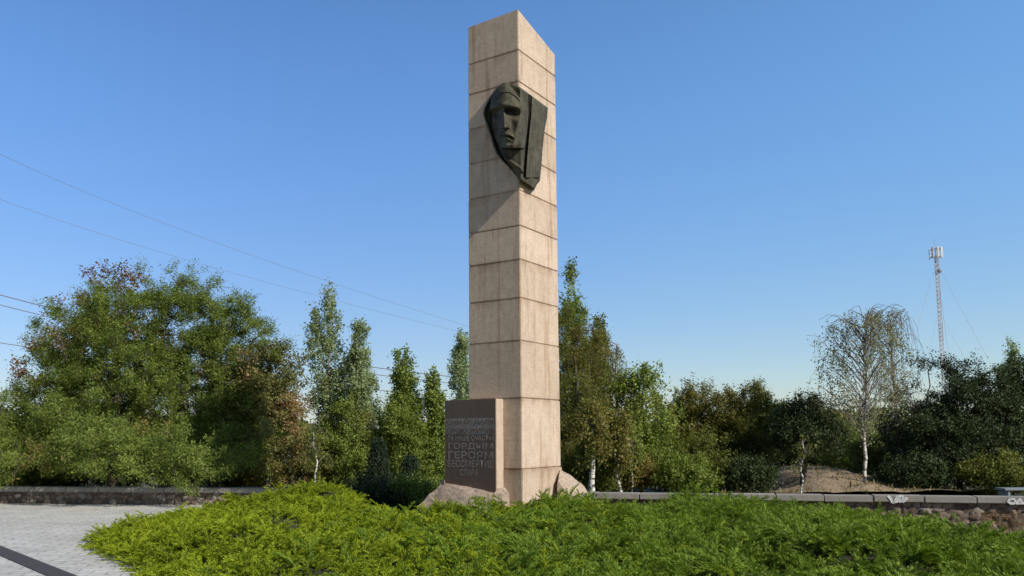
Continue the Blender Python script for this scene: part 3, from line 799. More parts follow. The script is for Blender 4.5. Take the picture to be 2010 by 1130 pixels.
def build_tree(name, label, cat, base, top, lobes, leafm, barkm, group=None, nclump=160, per=70, spread=0.28, leaf=0.10, asp=0.6,
               r0=0.12, zs=0.8, up=0.55, droop=0.0, accent=None, shell=0.55, twig=0.35, keep=0.8, tip=0.006, leafjit=0.35, bough=0.26):
    t = thing(name, label, cat, tuple(base), group)
    nodes, dirs = pick_in(lobes, nclump, shell, bough)
    segs, P = grow(base, top, nodes, r0, keep=keep, tip=tip)
    # small twigs radiating from the clumps
    cen = np.mean([l[0] for l in lobes], axis=0)
    K = 4
    out = P - cen; out /= np.linalg.norm(out, axis=1, keepdims=True) + 1e-6
    tw = out[:, None] * 0.8 + rng.normal(size=(len(P), K, 3)) * 0.75
    tw[..., 2] += 0.35 - droop * 1.6
    tw /= np.linalg.norm(tw, axis=2, keepdims=True)
    tl = rng.uniform(0.6, 1.3, (len(P), K)) * spread * 1.6
    tips = P[:, None] + tw * tl[..., None]
    for i in range(len(P)):
        for k in range(K):
            if rng.random() < twig:
                mid = P[i] + tw[i, k] * tl[i, k] * 0.5 + np.array([0, 0, 0.04 * (1 if not droop else 2)])
                segs.append((np.array([P[i], mid, tips[i, k]]), np.array([tip * 0.9, tip * 0.7, tip * 0.35])))
    V, F = tubes(segs, 5)
    np_mesh('trunk', V, F, barkm, t, smooth=True)
    # leaves strung along the twigs
    n = len(P) * per
    ci = rng.integers(0, len(P), n); ki = rng.integers(0, K, n)
    wgt = rng.random(len(P))[ci]
    u = rng.random(n) ** 0.8 * 1.08
    c = P[ci] + tw[ci, ki] * (tl[ci, ki] * u)[:, None] + rng.normal(size=(n, 3)) * spread * leafjit * np.array([1, 1, zs])
    if droop: c[:, 2] -= droop * u ** 2 * rng.random(n) * spread * 3
    nr = rng.normal(size=(n, 3)) * 0.8 + out[ci] * 0.5; nr[:, 2] += up
    sz = leaf * rng.uniform(0.6, 1.35, n)
    V, F = leaf_quads(c, nr, sz, asp)
    tr = np.clip(rng.random(n) * 0.6 + wgt * 0.4, 0, 1)
    ac = np.zeros(n)
    if accent is not None: ac = accent(c, wgt, rng.random(n))
    tint = np.repeat(np.stack([tr, ac], -1), 4, axis=0)
    np_mesh('crown', V, F, leafm, t, tint)
    return t

def gz(x, y): return UPG
def lobe(px, py, Y, hw, hh, depth=None):
    c = at_y(px, py, Y); s = Y / FOC
    return ((c.x, c.y, c.z), (hw * s, (depth if depth else hw * s * 0.9), hh * s))
def base_at(px, Y):
    p = at_y(px, 950, Y); return (p.x, p.y, gz(p.x, p.y) - 0.05)
def top_at(px, py, Y):
    p = at_y(px, py, Y); return (p.x, p.y, p.z)
def patch_accent(scale=0.9, thr=0.15, amt=0.8, base=0.0):
    def f(c, w, r):
        v = vnoise(c[:, 0] * scale, c[:, 1] * scale, c[:, 2] * scale)
        return np.clip(base * (r < 0.3) + amt * sstep(thr, thr + 0.25, v) * (r < 0.75), 0, 1)
    return f

# ------------------------------------------------------------------ trees on the left
build_tree('broadleaf_tree', 'reddish tinged tree top showing behind the big green tree at far left', 'tree', base_at(230, 27.5), top_at(225, 560, 27.5),
           [lobe(230, 590, 27.5, 62, 75), lobe(160, 650, 27.5, 60, 75), lobe(105, 735, 27.5, 60, 75), lobe(250, 720, 27.5, 130, 110)], L_REDTOP, M_BARK,
           nclump=200, per=130, spread=0.28, leaf=0.095, accent=patch_accent(1.0, -0.25, 0.75, 0.2))
build_tree('broadleaf_tree', 'biggest dense green tree on the far left with feathery branches over the wall', 'tree', base_at(225, 23.6), top_at(228, 575, 23.6),
           [lobe(235, 640, 23.6, 100, 92), lobe(165, 690, 23.6, 95, 100), lobe(120, 790, 23.6, 100, 95), lobe(255, 770, 23.4, 130, 120), lobe(110, 850, 23.0, 110, 75), lobe(230, 870, 22.6, 140, 70), lobe(60, 830, 23.6, 55, 75), lobe(300, 700, 23.8, 70, 110), lobe(70, 905, 21.4, 52, 36), lobe(135, 872, 21.2, 48, 34), lobe(185, 912, 20.9, 55, 32), lobe(262, 880, 20.9, 50, 38), lobe(318, 915, 20.5, 50, 30), lobe(5, 890, 21.9, 60, 36), lobe(110, 830, 22.0, 45, 30), lobe(30, 875, 21.3, 60, 36), lobe(210, 868, 20.8, 60, 38), lobe(335, 872, 20.7, 50, 38)],
           L_ELM, M_BARK, nclump=900, per=200, spread=0.215, leaf=0.078, asp=0.30, bough=0.30, r0=0.2, accent=patch_accent(0.9, 0.45, 0.5))
build_tree('broadleaf_tree', 'rounded dark green tree standing right beside the biggest tree on the left', 'tree', base_at(420, 24.2), top_at(415, 620, 24.2),
           [lobe(405, 640, 24.2, 82, 98), lobe(455, 690, 24.2, 78, 100), lobe(385, 770, 24.0, 105, 110), lobe(470, 810, 24.0, 85, 100), lobe(400, 870, 23.3, 120, 72), lobe(350, 600, 24.6, 30, 50), lobe(385, 912, 20.4, 50, 30), lobe(440, 890, 21.4, 50, 36)],
           L_ELM, M_BARK, nclump=680, per=200, spread=0.215, leaf=0.078, asp=0.30, bough=0.30, r0=0.18, accent=patch_accent(0.8, 0.5, 0.5))
build_tree('broadleaf_tree', 'small tree with orange brown autumn leaves on the right edge of the left grove', 'tree', base_at(525, 23.8), top_at(525, 760, 23.8),
           [lobe(525, 745, 23.8, 62, 65), lobe(565, 790, 23.8, 38, 40), lobe(520, 850, 23.6, 75, 85), lobe(478, 760, 24.0, 50, 60)],
           L_RUST, M_BARK, nclump=230, per=130, spread=0.24, leaf=0.075, r0=0.09, accent=patch_accent(0.8, 0.02, 0.9, 0.1))
def bush(px, topy, Y, hw, label, leafm=L_OLIVE, boty=955, n=110, per=130, leaf=0.065, accent=None, group=None, name='bush', cat='bush', barkm=None, asp=0.55):
    cy = (topy + boty) / 2; hh = (boty - topy) / 2
    return build_tree(name, label, cat, base_at(px, Y), top_at(px, cy - hh * 0.4, Y), [lobe(px, cy + hh * 0.1, Y, hw, hh * 0.95), lobe(px + hw * 0.3, cy + hh * 0.35, Y - 0.2, hw * 0.8, hh * 0.6), lobe(px - hw * 0.35, cy + hh * 0.3, Y, hw * 0.75, hh * 0.6)],
                      leafm, barkm or M_BARK, group=group, nclump=n, per=per, spread=0.20, leaf=leaf, r0=0.05, accent=accent, asp=asp, bough=0.16)
bush(30, 785, 25.5, 75, 'bright green bush at the left edge of the photo', L_LIME, n=150, leaf=0.1)
bush(20, 860, 24.3, 90, 'shaded green bush low behind the wall at the left edge', L_ELM, n=170)
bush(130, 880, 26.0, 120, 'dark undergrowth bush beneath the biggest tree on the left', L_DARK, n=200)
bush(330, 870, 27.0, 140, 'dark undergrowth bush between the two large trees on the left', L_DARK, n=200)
bush(585, 850, 26.0, 62, 'brownish green bush between the orange tree and the poplars', L_RUST, n=150, accent=patch_accent(0.9, 0.1, 0.6))
bush(645, 800, 28.5, 45, 'bush with faded orange leaves beneath the tallest left poplar', L_RUST, n=110, accent=patch_accent(1.2, -0.1, 0.6))
bush(460, 885, 25.5, 100, 'olive bush low behind the wall in front of the rounded tree', L_OLIVE, n=170, accent=patch_accent(0.9, 0.2, 0.5))

# poplars
def poplar(px, topy, Y, hw, label, boty=935, leafm=L_POPLAR, n=190, per=60, leaf=0.075, side=None, barkm=M_PALEBARK, acc=None, name='poplar_tree', dens=1.0):
    s = Y / FOC
    lob = []
    H = boty - topy
    for k, f in enumerate((0.10, 0.26, 0.44, 0.62, 0.82)):
        w = hw * (0.42, 0.72, 0.95, 1.0, 0.85)[k]
        lob.append(lobe(px + random.uniform(-0.15, 0.15) * hw, topy + H * f, Y, w, H * 0.125))
    if side: lob += [lobe(*side)]
    t = build_tree(name, label, 'poplar', base_at(px, Y), top_at(px, topy + 8, Y), lob, leafm, barkm, group='slender poplars behind the monument' if name == 'poplar_tree' else None,
                   nclump=int(n * dens * 1.2), per=per + 8, spread=0.15, leaf=leaf, asp=0.75, r0=0.075, zs=2.0, up=0.1, shell=0.4, twig=0.5, accent=acc, keep=0.8, bough=0.0)
    return t
poplar(648, 562, 27.5, 36, 'tallest poplar left of the monument with a thin silvery top', 925, n=230, per=48, side=(617, 660, 27.5, 12, 60), acc=patch_accent(0.6, 0.3, 0.5))
poplar(707, 634, 27.0, 33, 'pale green poplar right beside the tallest one on the left', 930, n=210, per=60, acc=patch_accent(0.6, 0.2, 0.5))
poplar(796, 692, 27.0, 31, 'bright green poplar midway between the paired poplars and the slab', 940, L_LIME, n=220, per=62)
poplar(851, 741, 26.5, 25, 'small green poplar just left of the inscribed slab', 955, L_LIME, n=190, per=60)
poplar(905, 652, 33, 25, 'greyish poplar half hidden by the left edge of the pillar', 900, n=170, per=60)
bush(745, 760, 28.5, 42, 'yellow green shrub growing between two poplars left of the slab', L_LIME, n=170)
bush(680, 770, 26.5, 50, 'leafy green shrub at the foot of the pale poplar', L_LIME, n=170, accent=patch_accent(0.9, 0.1, 0.5))
bush(795, 780, 26.2, 38, 'lime green shrub at the foot of the bright poplar', L_LIME, boty=925, n=160)
bush(860, 830, 28.0, 45, 'dense green shrub behind the inscribed slab', L_LIME, n=140)

def conifer(px, topy, Y, hw, label, n=46):
    base = base_at(px, Y); top = top_at(px, topy, Y)
    t = thing('spruce_tree', label, 'spruce', base, 'dark spruces by the poplars')
    h = top[2] - base[2]; rad = hw * Y / FOC
    segs = [(np.array([base, ((base[0] + top[0]) / 2, base[1], base[2] + h / 2), top]), np.array([0.06, 0.04, 0.01]))]
    C, Nn = [], []
    for i in range(n * 5):
        f = (i + rng.random()) / (n * 5); z = base[2] + h * (0.06 + 0.92 * f); L = rad * (1 - f) ** 0.85 + 0.04; a = i * 2.4
        tip = np.array([base[0] + math.cos(a) * L, base[1] + math.sin(a) * L, z - 0.12 * L]); root = np.array([base[0], base[1], z])
        segs.append((np.array([root, (root + tip) / 2 + [0, 0, 0.03], tip]), np.array([0.012, 0.009, 0.004])))
        m_ = 70; u = rng.random(m_) ** 0.6
        C.append(root + (tip - root) * u[:, None] + rng.normal(size=(m_, 3)) * [0.07, 0.07, 0.035]); 
    V, F = tubes(segs); np_mesh('trunk', V, F, M_BARK, t)
    C = np.concatenate(C); nr = rng.normal(size=C.shape); nr[:, 2] += 0.8
    V, F = leaf_quads(C, nr, 0.07 * rng.uniform(0.6, 1.3, len(C)), 0.3)
    np_mesh('crown', V, F, L_SPRUCE, t, np.repeat(np.stack([rng.random(len(C)), 0 * rng.random(len(C))], -1), 4, axis=0))
conifer(742, 862, 23.5, 34, 'dark pointed spruce between two poplars left of the slab')
conifer(806, 895, 22.8, 28, 'small blue grey spruce just left of the rock base')

# ------------------------------------------------------------------ trees right of the monument
poplar(1125, 522, 26.5, 36, 'tallest poplar right of the monument beside the pillar edge', 930, L_LIME, n=230, per=62, acc=patch_accent(0.7, 0.0, 0.6))
poplar(1178, 608, 26.5, 28, 'shorter poplar with brownish foliage right of the tallest one', 930, L_OLIVE, n=180, per=62, acc=patch_accent(0.7, -0.1, 0.6), barkm=M_BIRCHBARK)
build_tree('willow_tree', 'drooping olive brown willow close to the right side of the pillar', 'willow', base_at(1130, 24.2), top_at(1130, 720, 24.2),
           [lobe(1130, 780, 24.2, 62, 100), lobe(1150, 870, 24.0, 72, 80), lobe(1110, 660, 24.6, 35, 60), lobe(1160, 690, 24.6, 38, 60)], L_OLIVE, M_BARK,
           nclump=350, per=130, spread=0.22, leaf=0.068, asp=0.35, droop=0.5, accent=patch_accent(0.9, 0.1, 0.5))

def birch(px, topy, Y, hw, label, boty=960, n=150, per=30, lean=0, bare=False, leafm=L_BIRCH, group='birches behind the wall', r0=0.07, barkm=M_BIRCHBARK, name='birch_tree', leaf=0.075, clen=1.0, f0=0.30):
    """weeping birch: limbs rise, thin twigs hang down with leaves along them"""
    base = np.array(base_at(px, Y)); top = np.array(top_at(px + lean, topy + 15, Y)); h = top[2] - base[2]
    t = thing(name, label, 'birch', tuple(base), group)
    segs = []; tws = []; k = 14; tt = np.linspace(0, 1, k)
    T = base + (top - base) * tt[:, None]; T[1:, :2] += np.cumsum(rng.normal(size=(k - 1, 2)) * 0.035, axis=0)
    segs.append((T, np.linspace(r0, 0.012, k)))
    rad = hw * Y / FOC; C = []
    for i in range(n):
        f = f0 + (0.98 - f0) * (i + rng.random()) / n; p = np.array([np.interp(f, tt, T[:, q]) for q in range(3)])
        a = rng.random() * 2 * np.pi; reach = rad * (0.35 + 0.65 * math.sin(min(1, (1.02 - f) / 0.42) * math.pi / 2)) * rng.uniform(0.5, 1.0)
        e = p + np.array([math.cos(a) * reach, math.sin(a) * reach, reach * rng.uniform(0.5, 1.0)])
        e[2] = min(e[2], top[2] + rng.uniform(-0.1, 0.25))
        mid = (p + e) / 2 + np.array([0, 0, 0.34 * reach]) + rng.normal(size=3) * 0.10 * reach
        (segs if f < 0.5 and i % 9 == 0 else tws).append((np.array([p, (p + mid) / 2 + [0, 0, 0.06 * reach], mid, (mid + e) / 2 + [0, 0, 0.10 * reach], e]), np.array([0.015, 0.012, 0.009, 0.006, 0.004])))
        for _ in range(5):
            s0 = p + (e - p) * rng.uniform(0.45, 1.0); L = rng.uniform(0.3, 1.0) * clen * min(1.1, h * 0.2)
            side = np.array([math.cos(a), math.sin(a), 0]) * rng.uniform(0.0, 0.35) * L + rng.normal(size=3) * 0.06
            pts = np.array([s0, s0 + side * 0.6 + [0, 0, -0.25 * L], s0 + side + [0, 0, -L]])
            tws.append((pts, np.array([0.0035, 0.0028, 0.0016]) * (1.5 if bare else 1)))
            if not bare:
                u = rng.random(per); q = (1 - u)[:, None] ** 2 * pts[0] + (2 * u * (1 - u))[:, None] * pts[1] + (u ** 2)[:, None] * pts[2]
                C.append(q + rng.normal(size=(per, 3)) * 0.07)
    V, F = tubes(segs, 6); np_mesh('trunk', V, F, [barkm], t, smooth=True)
    V, F = tubes(tws, 3); np_mesh('twigs', V, F, M_TWIG, t)
    if C:
        C = np.concatenate(C); nr = rng.normal(size=C.shape); nr[:, 2] *= 0.5
        V, F = leaf_quads(C, nr, leaf * rng.uniform(0.6, 1.3, len(C)), 0.65)
        ac = (vnoise(C[:, 0], C[:, 1], C[:, 2]) > 0.1) * rng.random(len(C)) * 0.7
        np_mesh('crown', V, F, leafm, t, np.repeat(np.stack([rng.random(len(C)), ac], -1), 4, axis=0))
    return t
birch(1207, 655, 25.5, 34, 'sparse pinkish grey birch between the poplar and the upright green tree', n=60, per=4, r0=0.04, group='birches behind the wall')
birch(1166, 770, 21.2, 36, 'birch with a thick white lower trunk right of the rock base', n=40, per=26, r0=0.10, f0=0.40, leafm=L_OLIVE, clen=0.8)
birch(1219, 790, 21.6, 32, 'second slim white trunked birch right of the rock base', n=36, per=24, r0=0.05, f0=0.38, leafm=L_OLIVE, clen=0.8)
birch(1241, 800, 22.4, 30, 'thinnest pale birch trunk right of the rock base', n=30, per=22, r0=0.03, f0=0.38, leafm=L_LIME, clen=0.8)
birch(1573, 850, 20.6, 22, 'small crooked birch with a thin white trunk before the dirt mound', n=9, per=4, r0=0.03, f0=0.55, clen=0.4, leafm=L_OLIVE)
birch(1700, 602, 22.5, 112, 'large sparse weeping birch with a white trunk in front of the dirt mound', n=115, per=12, lean=-10, r0=0.058, leaf=0.06, clen=0.62)
birch(1760, 600, 24.0, 60, 'bare leaning tree with arching grey twigs between the birch and the dark trees', n=60, bare=True, lean=-30, barkm=M_TWIG, name='bare_tree', r0=0.06, clen=0.9, group=None)
birch(616, 820, 23.0, 30, 'young birch with a crooked white trunk left of the tallest poplar', n=14, per=8, r0=0.035, f0=0.5, leafm=L_OLIVE, clen=0.6)

build_tree('broadleaf_tree', 'upright green tree with ascending branches right of the birches', 'tree', base_at(1258, 25.0), top_at(1262, 760, 25.0),
           [lobe(1265, 765, 25, 22, 35), lobe(1245, 800, 25, 42, 55), lobe(1262, 860, 24.8, 62, 75), lobe(1230, 770, 25, 20, 40)], L_LIME, M_BARK, nclump=210, per=80, spread=0.22, leaf=0.085, r0=0.07, zs=1.4, accent=patch_accent(0.8, 0.1, 0.5))
poplar(1295, 775, 48, 22, 'pale distant poplar in the gap right of the upright tree', 930, n=110, per=55, leaf=0.12, name='poplar_tree')
poplar(1330, 772, 50, 25, 'second pale distant poplar left of the spreading olive tree', 930, n=110, per=55, leaf=0.12, name='poplar_tree')
def spread_tree(px, topy, Y, hw, label, leafm, n=260, per=120, acc=None, barkm=M_BARK, boty=940, name='acacia_tree', leaf=0.066, spread=0.19, lob=None, r0=0.08):
    H = boty - topy
    if lob is None:
        lob = [lobe(px, topy + H * 0.2, Y, hw * 0.6, H * 0.2), lobe(px - hw * 0.5, topy + H * 0.36, Y, hw * 0.5, H * 0.22), lobe(px + hw * 0.5, topy + H * 0.38, Y, hw * 0.5, H * 0.22), lobe(px, topy + H * 0.62, Y - 0.2, hw, H * 0.32)]
    return build_tree(name, label, 'tree', base_at(px, Y), top_at(px, topy + H * 0.3, Y), lob, leafm, barkm, nclump=n, per=per, spread=spread, leaf=leaf, r0=r0, accent=acc, asp=0.5, bough=0.20)
spread_tree(1372, 745, 25.5, 50, 'olive green tree with layered branches at mid right', L_OLIVE, acc=patch_accent(0.8, 0.1, 0.4))
spread_tree(1466, 757, 25.0, 56, 'wide dark olive tree left of the dirt mound', L_OLIVE, n=300, acc=patch_accent(0.8, 0.3, 0.4), boty=915)
spread_tree(1578, 785, 23.0, 52, 'small dark tree whose thin trunks stand before the dirt mound', L_DARK, n=230, boty=895, acc=patch_accent(0.8, 0.3, 0.4))
spread_tree(1820, 703, 24.0, 62, 'dark tree with an open crown just right of the weeping birch', L_DARK, n=230, lob=[lobe(1812, 722, 24, 26, 20), lobe(1862, 735, 24, 24, 18), lobe(1775, 775, 24, 34, 24), lobe(1845, 790, 24, 40, 22), lobe(1830, 860, 23.6, 88, 60), lobe(1900, 760, 24, 22, 30)])
spread_tree(1885, 730, 23.0, 60, 'dark rounded tree second from the right edge', L_DARK, n=280, lob=[lobe(1885, 725, 24.0, 30, 20), lobe(1910, 800, 23, 62, 55), lobe(1880, 880, 22.8, 80, 65)])
spread_tree(1975, 728, 23.0, 70, 'dark dense tree at the right edge of the photo', L_DARK, n=320, lob=[lobe(1955, 770, 23, 45, 38), lobe(2010, 750, 23, 45, 42), lobe(1985, 860, 22.8, 85, 85), lobe(2070, 820, 23, 80, 110)])
poplar(1985, 675, 30, 32, 'light green slender tree rising behind the dark trees at the right edge', 930, n=150, per=55)
# undergrowth right
bush(1170, 865, 22.6, 45, 'olive shrub beneath the willow beside the white trunk', L_OLIVE, n=120)
bush(1225, 880, 23.2, 45, 'shrub with some yellow leaves among the white birch trunks', L_OLIVE, n=130, accent=patch_accent(0.9, 0.0, 0.8))
bush(1300, 850, 24.0, 55, 'bright green shrub right of the upright green tree', L_LIME, n=150)
bush(1385, 860, 23.6, 60, 'green shrub beneath the layered olive tree', L_OLIVE, n=150)
bush(1342, 905, 22.2, 40, 'low yellow green shrub close behind the wall at mid right', L_LIME, n=110)
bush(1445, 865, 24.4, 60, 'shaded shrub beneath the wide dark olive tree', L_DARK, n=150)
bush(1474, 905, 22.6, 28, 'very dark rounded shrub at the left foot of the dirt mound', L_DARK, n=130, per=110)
bush(1668, 825, 27.0, 60, 'bright green shrub behind the weeping birch', L_LIME, boty=930, n=130)
bush(1740, 850, 25.2, 60, 'green shrub on the right shoulder of the dirt mound', L_OLIVE, n=150)
bush(1800, 900, 22.3, 50, 'dark shrub beneath the open crowned dark tree', L_DARK, n=140)
bush(1960, 900, 21.6, 60, 'yellowish green low shrub beneath the dark tree at the right edge', L_OLIVE, n=120)
bush(1620, 860, 29.0, 60, 'dark green shrub behind the top of the dirt mound', L_OLIVE, boty=925, n=150)
bush(1550, 850, 29.0, 60, 'dark shrub behind the small dark tree', L_DARK, boty=925, n=150)

# shrubs left close to the monument (shaded)
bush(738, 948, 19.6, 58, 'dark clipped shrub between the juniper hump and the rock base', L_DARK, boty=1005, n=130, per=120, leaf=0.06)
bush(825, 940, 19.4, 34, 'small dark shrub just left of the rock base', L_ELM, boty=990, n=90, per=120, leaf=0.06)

# distant wood closing the horizon, one mass
def far_wood():
    N = 60000
    x = rng.uniform(-75, 75, N); y = 72 + rng.uniform(0, 6, N)
    hmax = 3.0 + 1.2 * vnoise(x * 0.13, 0 * x) + 0.9 * vnoise(x * 0.45, 3 + 0 * x)
    z = 0.3 + hmax * rng.random(N) ** 0.75
    c = np.stack([x, y, z], -1); nr = rng.normal(size=c.shape); nr[:, 2] += 0.5; nr[:, 1] -= 0.4
    V, F = leaf_quads(c, nr, rng.uniform(0.3, 0.6, N), 0.6)
    o = np_mesh('distant_wood', V, F, L_OLIVE, None, np.repeat(np.stack([rng.random(N) * 0.8, 0 * x], -1), 4, axis=0))
    tag(o, 'distant line of trees closing the horizon behind everything', 'wood', kind='stuff')
far_wood()

# dirt mound
def mound():
    Y0 = 26.0
    cx = at_y(1605, 920, Y0).x; s = Y0 / FOC
    prof_x = np.array([1340, 1400, 1480, 1515, 1560, 1600, 1630, 1680, 1730, 1790, 1850]); prof_y = np.array([965, 962, 950, 925, 918, 914, 922, 936, 950, 962, 968])
    xs = np.linspace(at_y(1340, 950, Y0).x, at_y(1850, 950, Y0).x, 90); ys = np.linspace(-4.6, 4.6, 50)
    X, T = np.meshgrid(xs, ys)
    pxs = np.array([1005 + x / Y0 * FOC for x in xs])
    hz = np.array([at_y(p, np.interp(p, prof_x, prof_y), Y0).z for p in pxs])
    Z = 0.2 + (hz[None, :] - 0.2) * np.clip(1 - (T / 4.6) ** 2, 0, 1) ** 0.9
    Z += 0.05 * vnoise(X * 1.4, T * 1.4) + 0.03 * vnoise(X * 4, T * 4)
    V = np.stack([X, Y0 + T, Z], -1).reshape(-1, 3)
    idx = np.arange(X.size).reshape(X.shape)
    F = np.stack([idx[:-1, :-1], idx[:-1, 1:], idx[1:, 1:], idx[1:, :-1]], -1).reshape(-1, 4)
    tag(np_mesh('dirt_mound', V, F, M_HEAP, smooth=True), kind='structure')
    n = 4500; vi = rng.integers(0, len(V), n); p = V[vi] + rng.normal(size=(n, 3)) * [0.06, 0.09, 0.0]
    keep = vnoise(p[:, 0] * 1.1, p[:, 1] * 1.1, 3.0) + rng.random(n) > 0.35; p = p[keep]; n = len(p)
    d = rng.normal(size=(n, 3)) * 0.5; d[:, 2] = 1; d *= rng.uniform(0.05, 0.14, n)[:, None]; w = rng.normal(size=(n, 3)) * 0.014; w[:, 2] = 0
    Vg = np.stack([p - w, p + w, p + d + w * 0.2, p + d - w * 0.2], 1).reshape(-1, 3)
    g_ = np_mesh('dry_grass', Vg, np.arange(4 * n).reshape(n, 4), L_HAY, None, np.repeat(np.stack([rng.random(n), rng.random(n) * 0.5], -1), 4, axis=0))
    tag(g_, 'dry straw coloured grass growing over the dirt mound', 'grass', kind='stuff')
mound()

# ------------------------------------------------------------------ juniper ground cover
BED = np.array([(-2.6, 4.5), (-3.4, 7.5), (-4.35, 10.0), (-5.3, 11.4), (-6.35, 12.7), (-7.0, 13.8), (-7.15, 15.2), (-6.6, 16.8), (-5.6, 18.2), (-4.2, 18.9), (-3.2, 18.3), (-2.75, 17.0), (-2.3, 15.9), (-1.9, 15.3),
                (-1.5, 14.55), (-0.4, 14.35), (0.1, 14.9), (1.2, 15.3), (1.9, 15.5), (2.3, 16.6), (2.9, 17.35), (5.2, 16.95), (6.4, 16.0), (7.0, 14.8), (7.3, 13.4), (7.2, 12.0), (6.9, 10.8), (7.0, 9.0), (7.5, 6.0), (7.5, 4.5)])
def inside_dist(x, y, poly=BED):
    ins = np.zeros(x.shape, bool); dd = np.full(x.shape, 1e9)
    for i in range(len(poly)):
        (x0, y0), (x1, y1) = poly[i], poly[(i + 1) % len(poly)]
        c1 = (y0 > y) != (y1 > y)
        xi = (x1 - x0) * (y - y0) / (y1 - y0 if y1 != y0 else 1e-9) + x0
        ins ^= c1 & (x < xi)
        t = np.clip(((x - x0) * (x1 - x0) + (y - y0) * (y1 - y0)) / ((x1 - x0) ** 2 + (y1 - y0) ** 2), 0, 1)
        dd = np.minimum(dd, np.hypot(x - x0 - t * (x1 - x0), y - y0 - t * (y1 - y0)))
    return np.where(ins, dd, -dd)
def jh(x, y):
    d = inside_dist(x, y)
    e = np.sqrt(np.clip(d / 1.0, 0, 1))
    h = 0.42 + 0.10 * vnoise(x * 0.55 + 9, y * 0.55) + 0.07 * vnoise(x * 1.7, y * 1.7 + 4) + 0.095 * vnoise(x * 3.6, y * 3.6) + 0.055 * vnoise(x * 7.5, y * 7.5, 2.0)
    h += 0.22 * np.exp(-((x + 4.2) / 1.6) ** 2 - ((y - 17.6) / 1.4) ** 2)
    h += 0.10 * np.exp(-((x - 0.4) / 2.2) ** 2 - ((y - 14.2) / 1.0) ** 2)
    h -= 0.10 * sstep(1.3, 2.2, x) * sstep(11.5, 14.5, y)
    h += 0.12 * np.exp(-((x - 0.9) / 0.9) ** 2 - ((y - 14.6) / 0.8) ** 2)
    return soil_z(x, y) + h * e, d
def juniper(name, label, matl, side, N, Lr, blades, wd, seed):
    r = np.random.default_rng(seed)
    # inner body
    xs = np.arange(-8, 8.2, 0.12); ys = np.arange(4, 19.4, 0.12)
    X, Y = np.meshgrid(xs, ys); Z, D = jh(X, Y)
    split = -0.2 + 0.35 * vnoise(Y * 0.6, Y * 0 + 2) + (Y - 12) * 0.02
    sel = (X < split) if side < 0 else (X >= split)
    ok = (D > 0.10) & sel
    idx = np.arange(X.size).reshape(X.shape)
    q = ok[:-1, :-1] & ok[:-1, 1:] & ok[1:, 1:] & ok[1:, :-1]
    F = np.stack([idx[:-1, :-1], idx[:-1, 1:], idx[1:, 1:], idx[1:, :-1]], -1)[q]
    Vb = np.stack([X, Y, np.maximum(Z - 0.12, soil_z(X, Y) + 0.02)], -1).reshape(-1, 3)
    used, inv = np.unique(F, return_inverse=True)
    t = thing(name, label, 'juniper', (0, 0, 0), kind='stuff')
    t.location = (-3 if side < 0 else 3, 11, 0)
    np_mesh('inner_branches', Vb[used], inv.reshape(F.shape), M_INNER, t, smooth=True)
    # spray prototypes, growing along +z then arching
    K = 14; protos = []; tints = []
    for k in range(K):
        tri = []; tn = []
        L = 1.0
        nb = blades
        for b_ in range(nb):
            u = (b_ + r.random()) / nb
            u = u ** 0.85
            p = np.array([0.0, 0.28 * u * u, L * u * (1 - 0.18 * u)])
            tang = np.array([0, 0.56 * u, 1 - 0.3 * u]); tang /= np.linalg.norm(tang)
            a = r.random() * 2 * np.pi
            sd = np.array([math.cos(a), math.sin(a) * 0.55, 0]); 
            d = tang * r.uniform(0.7, 1.1) + sd * r.uniform(0.5, 1.0); d /= np.linalg.norm(d)
            ln = (0.25 * (1 - 0.45 * u)) * r.uniform(0.7, 1.2)
            w = np.cross(d, r.normal(size=3)); w /= np.linalg.norm(w); w *= wd * r.uniform(0.7, 1.2)
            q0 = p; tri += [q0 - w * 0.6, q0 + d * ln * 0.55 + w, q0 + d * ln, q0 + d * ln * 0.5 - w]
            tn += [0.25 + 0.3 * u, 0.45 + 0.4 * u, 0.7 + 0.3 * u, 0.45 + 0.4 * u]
        protos.append(tri); tints.append(tn)
    protos = np.array(protos); tints = np.array(tints)
    # placement, denser near the camera
    n_try = N * 4
    x = r.uniform(-7.3, 7.7, n_try); y = 4.5 + 14.5 * r.random(n_try) ** 1.15
    sp = -0.2 + 0.35 * vnoise(y * 0.6, y * 0 + 2) + (y - 12) * 0.02 + r.normal(size=n_try) * 1.3
    # tufts: pull the sprays towards jittered centres
    tz = 0.21 if side < 0 else 0.36
    ci_, cj_ = np.floor(x / tz).astype(int), np.floor(y / tz).astype(int)
    cx_ = (ci_ + 0.5 + 0.7 * (_lat[ci_ & 63, cj_ & 63, 3] - 0.5)) * tz; cy_ = (cj_ + 0.5 + 0.7 * (_lat[ci_ & 63, cj_ & 63, 29] - 0.5)) * tz
    hgt = _lat[ci_ & 63, cj_ & 63, 41]
    pull = 0.55
    ox, oy = x - cx_, y - cy_
    x = cx_ + ox * (1 - pull); y = cy_ + oy * (1 - pull)
    z, d = jh(x, y)
    z = z + (hgt - 0.5) * (0.15 if side < 0 else 0.20)
    vis = (np.abs(x) < y * 0.66 + 0.4) & (d > -0.02) & (vnoise(x * 2.3 + 5, y * 2.3, 1.0) + 0.5 * vnoise(x * 5.1, y * 5.1, 6.0) > -0.62) & ((x < sp) if side < 0 else (x >= sp))
    x, y, z, d, ox, oy, hgt = [a[vis][:N] for a in (x, y, z, d, ox, oy, hgt)]
    n = len(x)
    e = 0.12
    gx_ = (jh(x + e, y)[0] - jh(x - e, y)[0]) / (2 * e); gy_ = (jh(x, y + e)[0] - jh(x, y - e)[0]) / (2 * e)
